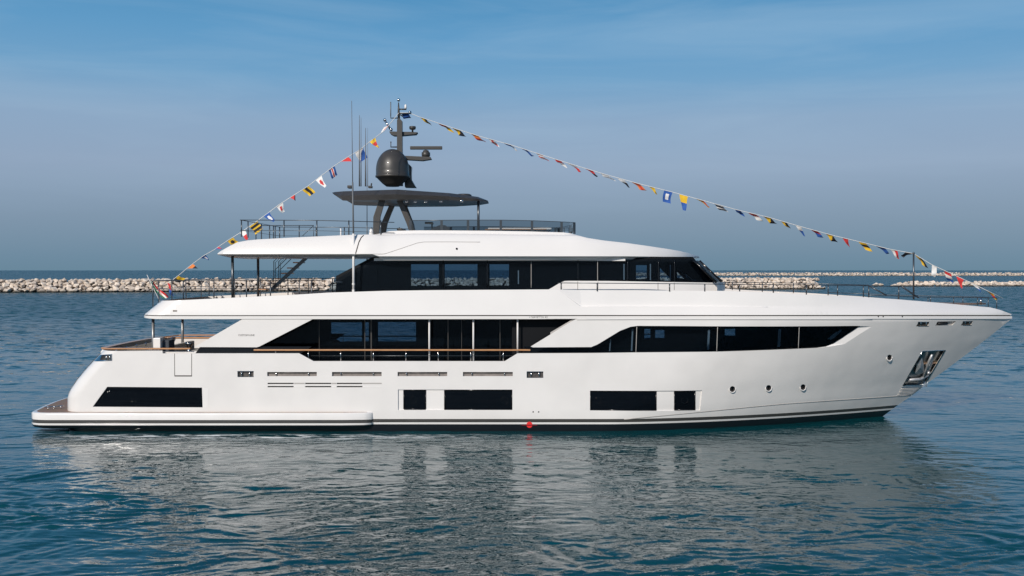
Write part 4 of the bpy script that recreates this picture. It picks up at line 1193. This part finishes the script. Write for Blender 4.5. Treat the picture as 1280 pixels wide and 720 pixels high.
# right (forward) string
RS = [(498.5, 141), (511, 141), (524, 146), (560, 158), (600, 170.5), (640, 181.5), (680, 194.5), (720, 207), (760, 219), (800, 230), (840, 240), (880, 251), (920, 262), (960, 271.5), (1000, 283), (1040, 294), (1080, 303.5), (1110, 311), (1142, 317), (1165, 331), (1200, 347), (1225, 359), (1254, 373)]
br_ = tag(empty('bunting_line', P(1254, 373, 0)), 'string of signal flags running from the mast forward to the bow', 'bunting')
m = MB(); m.tube([P(a, b, .05) for a, b in RS], .014, 5); setp(m.build('rope', M['rope']), br_)
def rs_y(px): return interp(px, RS)
RF = [(505, 8, (3, 1), 'plain', 'b', 'b', 'rect'), (528, 7, (7, 3), 'horiz', 'y', 'k', 'pennant'), (552, 8, (8, 2), 'half', 'r', 'y', 'rect'), (570, 8, (6, 2.5), 'diag', 'y', 'k', 'rect'),
      (592, 8, (8, 3), 'half', 'o', 'r', 'rect'), (614, 6, (5, 2), 'h3', 'w', 'r', 'rect'), (634, 8, (8, 1.5), 'diag', 'b', 'w', 'pennant'), (654, 7, (9, 3), 'plain', 'b', 'b', 'pennant'),
      (673, 7, (7, 2.5), 'stripes', 'r', 'w', 'rect'), (697, 7, (6, 2), 'half', 'r', 'w', 'rect'), (714, 9, (8, 3), 'half', 'w', 'r', 'pennant'), (735, 9, (9, 3.5), 'half', 'r', 'k', 'tri'),
      (754, 9, (8, 2), 'plain', 'w', 'w', 'rect'), (776, 8, (7, 4), 'half', 'w', 'k', 'pennant'), (794, 8, (8, 3), 'h3', 'o', 'r', 'rect'), (814, 6, (6, 4), 'plain', 'y', 'y', 'tri'),
      (835, 8.5, (-1.5, 13), 'box', 'b', 'w', 'rect'), (855, 9, (0, 17), 'half', 'y', 'b', 'pennant'), (874, 8, (10, 4), 'horiz', 'y', 'r', 'tri'), (897, 9, (7, 3), 'stripes', 'w', 'k', 'rect'),
      (922, 6, (5, 1), 'plain', 'b', 'b', 'rect'), (940, 8, (8, 2.5), 'half', 'r', 'w', 'rect'), (958, 8, (8, 3), 'diag', 'y', 'k', 'rect'), (979, 7, (7, 3), 'horiz', 'y', 'k', 'pennant'), (998, 6, (6, 6), 'half', 'w', 'b', 'pennant'),
      (1018, 7, (7, 2.5), 'half', 'r', 'b', 'rect'), (1036, 7, (7, 4), 'diag', 'y', 'k', 'rect'), (1056, 6, (6, 6), 'plain', 'r', 'r', 'tri'), (1078, 8, (7, 4), 'v3', 'y', 'k', 'rect'),
      (1100, 10, (9, 3), 'plain', 'b', 'b', 'pennant'), (1117, 7, (6, 6), 'horiz', 'w', 'r', 'pennant'), (1137, 8, (-5, -.5), 'plain', 'k', 'k', 'pennant'), (1148, 7, (8, 6), 'horiz', 'y', 'k', 'rect'),
      (1168, 5, (-.5, 12), 'plain', 'w', 'w', 'rect'), (1184, 7, (5, 7), 'trico', 'r', 'b', 'rect'), (1200, 8, (2, 12), 'plain', 'r', 'r', 'tri'), (1218, 7, (8, 9), 'half', 'w', 'b', 'tri'), (1236, 8, (10, 6), 'v3', 'y', 'r', 'tri')]
for i, (x, h, (dx, dy), pat, c1, c2, sh) in enumerate(RF):
    h *= 1.35; x0, x1 = x - h * .45, x + h * .45
    a, b = P(x0, rs_y(x0), .05), P(x1, rs_y(x1), .05)
    s = 44.2 / F; down = dy > 8
    fl_ = Vector((dx * s * (1 if down else 1.3), 0.04 if down else .2, -dy * s - (0 if down else .17)))
    if c1 == c2: lab = 'plain ' + COLN[c1] + ' signal flag'
    else: lab = COLN[c1] + ' and ' + COLN[c2] + ' signal flag'
    c3 = 'w' if pat == 'trico' else None
    if pat == 'trico': pass
    o = flag(None, a, b, fl_ * 1.1, pat, c1, c2, c3, sh, wave=.05, seed=i, label=lab); setp(o, br_)
# ensign, furled and drooping
root = tag(empty('ensign', P(196, 366, -.6)), 'green white and red ensign drooping from the staff at the stern', 'flag')
m = MB(); g = []
pth = [((187.8, 350.5), (189.5, 349.5)), ((190.3, 357), (193.5, 355)), ((194.5, 363), (198.5, 361)), ((199, 368.5), (204, 365)), ((203, 372), (208.5, 368)), ((206, 373.5), (211, 371.5))]
for j, (l_, r_) in enumerate(pth):
    row = []
    for i in range(9):
        u = i / 8; x = l_[0] + (r_[0] - l_[0]) * u; y = l_[1] + (r_[1] - l_[1]) * u
        row.append(m.bm.verts.new(P(x, y, -.6 + .10 * math.sin(u * 9 + j))))
    g.append(row)
for j in range(5):
    for i in range(8):
        f = m.bm.faces.new([g[j][i], g[j][i + 1], g[j + 1][i + 1], g[j + 1][i]]); f.smooth = True
        f.material_index = 0 if i < 2 + (j < 2) else (1 if i < 5 else 2)
o = m.build('ensign_cloth', [FM['g'], FM['w'], FM['r']]); setp(o, root)
root = tag(empty('signal_flag', P(211, 358, -.4)), 'folded dark red and blue signal flag hanging at the lower end of the aft bunting', 'flag')
o = flag(None, P(209, 353, -.4), P(212.5, 355, -.4), Vector((.12, .06, -.55)), 'half', 'r', 'b', None, 'rect', wave=.08, name='flag_cloth'); setp(o, root)

# =================================================================== breakwaters
rock_mats = []
for i, c_ in enumerate(((0.78, 0.67, 0.56), (0.69, 0.58, 0.48), (0.82, 0.71, 0.60), (0.60, 0.50, 0.41))):
    mt = pbr('limestone', c_, 0.9); noise_var(mt, 1.4, .72, 1.12, bump=.5, bscale=5)
    # wet dark algae band near the water, by height above the sea
    t = mt.node_tree; b = t.nodes['Principled BSDF']; src = b.inputs['Base Color'].links[0].from_socket
    ge = t.nodes.new('ShaderNodeNewGeometry'); sp_ = t.nodes.new('ShaderNodeSeparateXYZ'); t.links.new(ge.outputs['Position'], sp_.inputs[0])
    mr_ = t.nodes.new('ShaderNodeMapRange'); mr_.inputs[1].default_value = 0.25; mr_.inputs[2].default_value = 0.75; t.links.new(sp_.outputs[2], mr_.inputs[0])
    mx_ = t.nodes.new('ShaderNodeMix'); mx_.data_type = 'RGBA'; mx_.inputs['A'].default_value = (0.035, 0.032, 0.025, 1)
    t.links.new(src, mx_.inputs['B']); t.links.new(mr_.outputs[0], mx_.inputs['Factor']); t.links.new(mx_.outputs['Result'], b.inputs['Base Color'])
    rock_mats.append(mt)
rr = random.Random(11)
def rock_mesh(seed, n=15):
    q = random.Random(seed); bm = bmesh.new()
    for _ in range(n):
        v = Vector((q.gauss(0, 1), q.gauss(0, 1), q.gauss(0, 1))).normalized(); v = Vector((v.x * 1.05, v.y * .95, v.z * .8)) * q.uniform(.82, 1.05)
        bm.verts.new(v)
    bmesh.ops.convex_hull(bm, input=bm.verts[:])
    bmesh.ops.delete(bm, geom=[v for v in bm.verts if not v.link_faces], context='VERTS')
    return bm
protos = []
for s_ in range(14):
    bm = rock_mesh(s_, 13)
    bmesh.ops.bevel(bm, geom=bm.edges[:], offset=.025, segments=1, affect='EDGES')
    me = bpy.data.meshes.new('boulder'); bm.to_mesh(me); bm.free(); me.materials.append(rock_mats[s_ % 4]); protos.append(me)
low_v = []
for s_ in range(10):
    bm = rock_mesh(100 + s_, 11); bm.verts.ensure_lookup_table()
    for i, v in enumerate(bm.verts): v.index = i
    low_v.append((np.array([v.co[:] for v in bm.verts]), [[v.index for v in f.verts] for f in bm.faces])); bm.free()
def joined(name, items, mats, label, cat, **kw):
    V = []; Fc = []; mi = []; off = 0
    for k, (loc, sc, rot) in enumerate(items):
        v, f = low_v[k % len(low_v)]
        Rm = np.array(Matrix.Rotation(rot[2], 3, 'Z') @ Matrix.Rotation(rot[0], 3, 'X'))
        V.append((v * np.array(sc)) @ Rm.T + np.array(loc)); Fc += [[off + i for i in q] for q in f]; mi += [k % len(mats)] * len(f); off += len(v)
    me = bpy.data.meshes.new(name); me.from_pydata(np.concatenate(V).tolist(), [], Fc)
    o = link(name, me, None, mats); me.polygons.foreach_set('material_index', mi)
    return tag(o, label, cat, **kw)
# near wall
A0, A1 = G(-330, 367.2, 0), G(1034, 361.4, 0)
dirw = (A1 - A0).normalized(); nrmw = Vector((-dirw.y, dirw.x, 0)); Lw = (A1 - A0).length
HT = 3.75
left_end = (G(415, 365, 0) - A0).length
cands = []
row_sp = 0.92
for row in range(5):
    s = -1 + rr.random()
    while s < Lw:
        size = rr.uniform(.62, 1.15)
        hgt = 0.3 + row * 0.72
        dep = row * 0.95 + rr.uniform(-.3, .3)
        endk = max(0, 1 - (Lw - s) / 7)     # rounded end
        if hgt < HT * (1 - endk ** 1.5) + .2:
            p = A0 + dirw * s + nrmw * dep; cands.append((p.x, p.y, hgt + rr.uniform(-.18, .18), size, s, row))
        s += size * 1.5
# crest and back rows
crest = []
for row in range(3):
    s = 0
    while s < Lw:
        size = rr.uniform(.7, 1.05); p = A0 + dirw * s + nrmw * (5.2 + row * 1.5); crest.append((p.x, p.y, HT - .35 - row * .5 + rr.uniform(-.2, .15), size, s, 9)); s += size * 1.7
def pxof(x, y): return 640 + F * x / (y - CAMY)
vis_ = lambda c_: -6 < pxof(c_[0], c_[1]) < 412 or 896 < pxof(c_[0], c_[1])
ind = [c_ for c_ in cands if vis_(c_)]
ind.sort(key=lambda c_: -c_[3]); 
rest = [c_ for c_ in cands if not vis_(c_)] + ind[300:] + crest
ind = ind[:300]
for k, (x, y, z, sz, s, row) in enumerate(ind):
    o = bpy.data.objects.new('boulder', protos[rr.randrange(14)])
    o.location = (x, y, z); o.scale = (sz * rr.uniform(.95, 1.35), sz, sz * rr.uniform(.8, 1.1)); o.rotation_euler = (rr.uniform(-.5, .5), rr.uniform(-.5, .5), rr.uniform(0, 6.28))
    COL.objects.link(o); tag(o, 'pale limestone boulder piled in the breakwater behind the yacht', 'boulder', 'boulders of the breakwater behind the yacht')
def rot(): return (rr.uniform(-.6, .6), 0, rr.uniform(0, 6.28))
joined('rock_breakwater', [((x, y, z), (sz * rr.uniform(1, 1.3), sz, sz * rr.uniform(.8, 1.05)), rot()) for x, y, z, sz, s, row in rest], rock_mats,
       'long pale stone breakwater running behind the yacht from the left', 'breakwater', kind='stuff')
core = MB()
a, b = A0 + nrmw * 1.1, A1 + nrmw * 1.1 - dirw * 3
pr_ = [a + Vector((0, 0, -.6)), a + nrmw * 3.0 + Vector((0, 0, 2.6)), a + nrmw * 8 + Vector((0, 0, 2.6)), a + nrmw * 11 + Vector((0, 0, -.6))]
core.prism(pr_, b - a); tag(core.build('breakwater_core', noise_var(pbr('rubble', (.06, .05, .04), 1), 2, .6, 1.3)), kind='structure')
# right low wall (loose boulders at its near end, then a denser bank)
B0, B1 = G(1082, 358.2, 0), G(1560, 357.4, 0); d2 = (B1 - B0).normalized(); n2 = Vector((-d2.y, d2.x, 0)); L2 = (B1 - B0).length
items = []
for s0, sz in ((3.8, 1.25), (6, .9)):
    p = B0 + d2 * s0; items.append(((p.x, p.y, .6), (sz * 1.3, sz, sz), rot()))
for row in range(4):
    s = 10 + row * 2.5
    while s < L2:
        k = min(1, .45 + (s - 10) / 16); size = rr.uniform(.55, 1.25); p = B0 + d2 * s + n2 * (row * 1.3 + rr.uniform(-.5, .5))
        items.append(((p.x, p.y, .1 + row * .42 * k + rr.uniform(-.25, .25)), (size * 1.25, size, size * .9), rot())); s += size * 1.5
joined('rock_breakwater', items, rock_mats, 'low irregular pile of pale boulders in the water at the right edge', 'breakwater', kind='stuff')
# far mole
C0, C1 = G(650, 345.0, 0), G(1700, 345.0, 0); d3 = (C1 - C0).normalized(); n3 = Vector((-d3.y, d3.x, 0)); L3 = (C1 - C0).length
items = []
for row in range(4):
    s = 0
    while s < L3:
        size = rr.uniform(.9, 1.7); p = C0 + d3 * s + n3 * (row * 2.2 + rr.uniform(-.8, .8))
        items.append(((p.x, p.y, .2 + row * .85 + rr.uniform(-.25, .25)), (size * 1.5, size, size * .7), rot())); s += size * 1.7
joined('rock_breakwater', items, rock_mats, 'thin far stone mole along the horizon right of the wheelhouse', 'breakwater', kind='stuff')

# =================================================================== water
def wave_tile(n, size, seed, wdir, peak, spread=2.0, kmin=None, kmax=None):
    rg = np.random.default_rng(seed); k = np.fft.fftfreq(n, size / n) * 2 * np.pi
    KX, KY = np.meshgrid(k, k); K = np.hypot(KX, KY); K[0, 0] = 1
    kp = 2 * np.pi / peak
    amp = np.exp(-1.25 * (kp / K) ** 2) / K ** 3.4
    c = (KX * math.cos(wdir) + KY * math.sin(wdir)) / K
    sp = (0.05 + np.abs(c) ** spread); amp = amp * sp
    if kmax: amp *= np.exp(-(K / kmax) ** 2)
    amp[0, 0] = 0
    h = np.fft.ifft2(np.sqrt(np.abs(amp)) * (rg.normal(size=K.shape) + 1j * rg.normal(size=K.shape))).real
    gy, gx = np.gradient(h, size / n); sl_ = math.sqrt((gx ** 2 + gy ** 2).mean())
    return h / sl_, size
def samp(tile, x, y):
    h, size = tile; n = h.shape[0]; u = (x / size * n) % n; v = (y / size * n) % n
    i = u.astype(int); j = v.astype(int); fu = u - i; fv = v - j; i2 = (i + 1) % n; j2 = (j + 1) % n; i %= n; j %= n
    return (h[j, i] * (1 - fu) + h[j, i2] * fu) * (1 - fv) + (h[j2, i] * (1 - fu) + h[j2, i2] * fu) * fv
T1 = wave_tile(512, 37.0, 3, R(98), 1.6, spread=3); T2 = wave_tile(768, 29.0, 8, R(80), 0.62, spread=2.5); T3 = wave_tile(256, 160.0, 5, R(95), 9.0)
# radial sheet: fine in front, coarse elsewhere, out to the horizon
OX, OY = 0.0, -50.0
rad_ = [0.0, 3.0]
while rad_[-1] < 24: rad_.append(rad_[-1] * 1.02)
while rad_[-1] < 56: rad_.append(rad_[-1] + 0.058)
while rad_[-1] < 120: rad_.append(rad_[-1] * 1.005)
while rad_[-1] < 9000: rad_.append(rad_[-1] * 1.025)
rad_ = np.array(rad_)
ang = np.concatenate([np.linspace(R(38), R(142), 760), np.linspace(R(142), R(398), 90)[1:-1]])
AA, RR_ = np.meshgrid(ang, rad_)
WX = OX + RR_ * np.cos(AA); WY = OY + RR_ * np.sin(AA)
d_ = RR_
fade = lambda lim: np.clip((lim - d_) / (lim * .5), 0, 1)
front = np.clip((np.sin(AA) - .55) / .1, 0, 1)
mod = 0.75 + 0.5 * (samp(T3, WX * .7 + 40, WY * .7) / max(1e-6, np.abs(T3[0]).max()) ) * 2
right_calm = 1 - .3 * np.clip((WX - 12) / 8, 0, 1)
# quieter water in the yacht's lee right under the hull
t3a = samp(T3, WX * .9 + 11, WY * .9) / np.abs(T3[0]).max(); t3b = samp(T3, WX * .9 + 90, WY * .9 + 60) / np.abs(T3[0]).max()
WX2 = WX + 2.2 * t3a; WY2 = WY + 2.2 * t3b
patchy = np.clip(.75 + 1.3 * samp(T3, WX * .8 + 20, WY * 1.6 + 77) / np.abs(T3[0]).max(), .25, 1.6)
fg = 1 + .45 * np.clip((-WY - 8) / 14, 0, 1)
H = fg * 0.098 * samp(T1, WX2, WY2) * fade(220) * front + fg * 0.052 * patchy * samp(T2, WX2 * .9, WY2) * fade(80) * front + 0.02 * samp(T3, WX, WY) * fade(700) * front
near_hull = np.clip((np.abs(WY) - 4.2) / 9, 0.45, 1)
WZ = H * np.clip(mod, .4, 1.6) * right_calm * np.where(np.abs(WX) < 19, near_hull, 1)
nr, nc = WX.shape
co = np.stack([WX, WY, WZ], -1).reshape(-1, 3).astype(np.float32)
ii = np.arange(nr - 1)[:, None] * nc + np.arange(nc)[None, :]; jj = np.arange(nr - 1)[:, None] * nc + (np.arange(nc)[None, :] + 1) % nc
quads = np.stack([ii, ii + nc, jj + nc, jj], -1)[1:].reshape(-1, 4)      # skip the degenerate centre ring
ctr_tris = [[nc + k, nc + (k + 1) % nc, 0] for k in range(nc)]
me = bpy.data.meshes.new('sea'); nq = len(quads)
me.vertices.add(len(co)); me.vertices.foreach_set('co', co.ravel())
lv = np.concatenate([quads.ravel(), np.array(ctr_tris).ravel()]).astype(np.int32)
me.loops.add(len(lv)); me.loops.foreach_set('vertex_index', lv)
st_ = np.concatenate([np.arange(nq) * 4, nq * 4 + np.arange(nc) * 3]).astype(np.int32)
me.polygons.add(len(st_)); me.polygons.foreach_set('loop_start', st_)
me.polygons.foreach_set('use_smooth', np.ones(len(st_), bool))
me.update(calc_edges=True); me.validate()

wm = bpy.data.materials.new('sea_water'); wm.use_nodes = True; t = wm.node_tree; b = t.nodes['Principled BSDF']
b.inputs['Roughness'].default_value = 0.03; b.inputs['IOR'].default_value = 1.5; b.inputs['Specular IOR Level'].default_value = 0.5
tcn = t.nodes.new('ShaderNodeTexCoord')
def wnoise(scale, detail, stretch, rough=.5, dist=0.0):
    mpn = t.nodes.new('ShaderNodeMapping'); mpn.inputs['Scale'].default_value = stretch; t.links.new(tcn.outputs['Object'], mpn.inputs[0])
    n = t.nodes.new('ShaderNodeTexNoise'); n.inputs['Scale'].default_value = scale; n.inputs['Detail'].default_value = detail
    n.inputs['Roughness'].default_value = rough; n.inputs['Distortion'].default_value = dist; t.links.new(mpn.outputs[0], n.inputs[0]); return n
n1 = wnoise(4.2, 3, (.6, 1, 1), .5, .8)
n2_ = wnoise(0.35, 4, (.5, 1, 1), .6)
bp1 = t.nodes.new('ShaderNodeBump'); bp1.inputs['Strength'].default_value = .25; bp1.inputs['Distance'].default_value = 0.045
t.links.new(n1.outputs[0], bp1.inputs['Height'])
bp2 = t.nodes.new('ShaderNodeBump'); bp2.inputs['Strength'].default_value = .35; bp2.inputs['Distance'].default_value = 0.4
t.links.new(n2_.outputs[0], bp2.inputs['Height']); t.links.new(bp2.outputs[0], bp1.inputs['Normal'])
# unresolved capillary ripples and the chop of the open sea: small random tilts of the surface, growing offshore
spy = t.nodes.new('ShaderNodeSeparateXYZ'); t.links.new(tcn.outputs['Object'], spy.inputs[0])
amp_ = t.nodes.new('ShaderNodeMapRange'); amp_.inputs[1].default_value = -2; amp_.inputs[2].default_value = 130; amp_.inputs[3].default_value = .0; amp_.inputs[4].default_value = 2.0
t.links.new(spy.outputs[1], amp_.inputs[0])
nv_ = wnoise(1.1, 3, (.6, 1, 1), .6)
sub_ = t.nodes.new('ShaderNodeVectorMath'); sub_.operation = 'SUBTRACT'; sub_.inputs[1].default_value = (.5, .5, .5); t.links.new(nv_.outputs['Color'], sub_.inputs[0])
fl2 = t.nodes.new('ShaderNodeVectorMath'); fl2.operation = 'MULTIPLY'; fl2.inputs[1].default_value = (1.6, 2.4, 0); t.links.new(sub_.outputs[0], fl2.inputs[0])
sc_ = t.nodes.new('ShaderNodeVectorMath'); sc_.operation = 'SCALE'; t.links.new(fl2.outputs[0], sc_.inputs[0]); t.links.new(amp_.outputs[0], sc_.inputs['Scale'])
ad_ = t.nodes.new('ShaderNodeVectorMath'); ad_.operation = 'ADD'; t.links.new(bp1.outputs[0], ad_.inputs[0]); t.links.new(sc_.outputs[0], ad_.inputs[1])
nm_ = t.nodes.new('ShaderNodeVectorMath'); nm_.operation = 'NORMALIZE'; t.links.new(ad_.outputs[0], nm_.inputs[0])
t.links.new(nm_.outputs[0], b.inputs['Normal'])
# deep teal body colour, slight patches
n3_ = wnoise(.05, 3, (1, 1, 1))
rp_ = t.nodes.new('ShaderNodeValToRGB'); rp_.color_ramp.elements[0].position = .35; rp_.color_ramp.elements[0].color = (0.0, 0.046, 0.058, 1)
rp_.color_ramp.elements[1].position = .7; rp_.color_ramp.elements[1].color = (0.001, 0.057, 0.068, 1); t.links.new(n3_.outputs[0], rp_.inputs[0])
# streaks of foam by the stern quarter: broken white bubbles on the surface
sp_ = t.nodes.new('ShaderNodeSeparateXYZ'); t.links.new(tcn.outputs['Object'], sp_.inputs[0])
def mrange(src, a_, b_, c_=0.0, d2_=1.0):
    q = t.nodes.new('ShaderNodeMapRange'); q.interpolation_type = 'SMOOTHSTEP'; q.inputs[1].default_value = a_; q.inputs[2].default_value = b_; q.inputs[3].default_value = c_; q.inputs[4].default_value = d2_
    t.links.new(src, q.inputs[0]); return q.outputs[0]
def mth(op, a_, b_):
    q = t.nodes.new('ShaderNodeMath'); q.operation = op
    for i_, s_ in enumerate((a_, b_)):
        if isinstance(s_, (int, float)): q.inputs[i_].default_value = s_
        else: t.links.new(s_, q.inputs[i_])
    return q.outputs[0]
fx = mth('MULTIPLY', mrange(sp_.outputs[0], -19, -16), mrange(sp_.outputs[0], 4, -8))
fy = mth('MULTIPLY', mrange(sp_.outputs[1], -6.9, -5.2), mrange(sp_.outputs[1], -4.6, -5.1))
fn = wnoise(2.6, 8, (.35, 1.6, 1), .68, .8)
fm = mth('MULTIPLY', mth('MULTIPLY', fx, fy), mrange(fn.outputs[0], .48, .57))
mxf = t.nodes.new('ShaderNodeMix'); mxf.data_type = 'RGBA'; mxf.inputs['B'].default_value = (.75, .78, .78, 1)
t.links.new(rp_.outputs[0], mxf.inputs['A']); t.links.new(fm, mxf.inputs['Factor']); t.links.new(mxf.outputs['Result'], b.inputs['Base Color'])
t.links.new(mth('ADD', mth('MULTIPLY', fm, .5), mrange(sp_.outputs[1], 8, 110, .012, .27)), b.inputs['Roughness'])
tag(link('sea', me, None, [wm]), kind='structure')
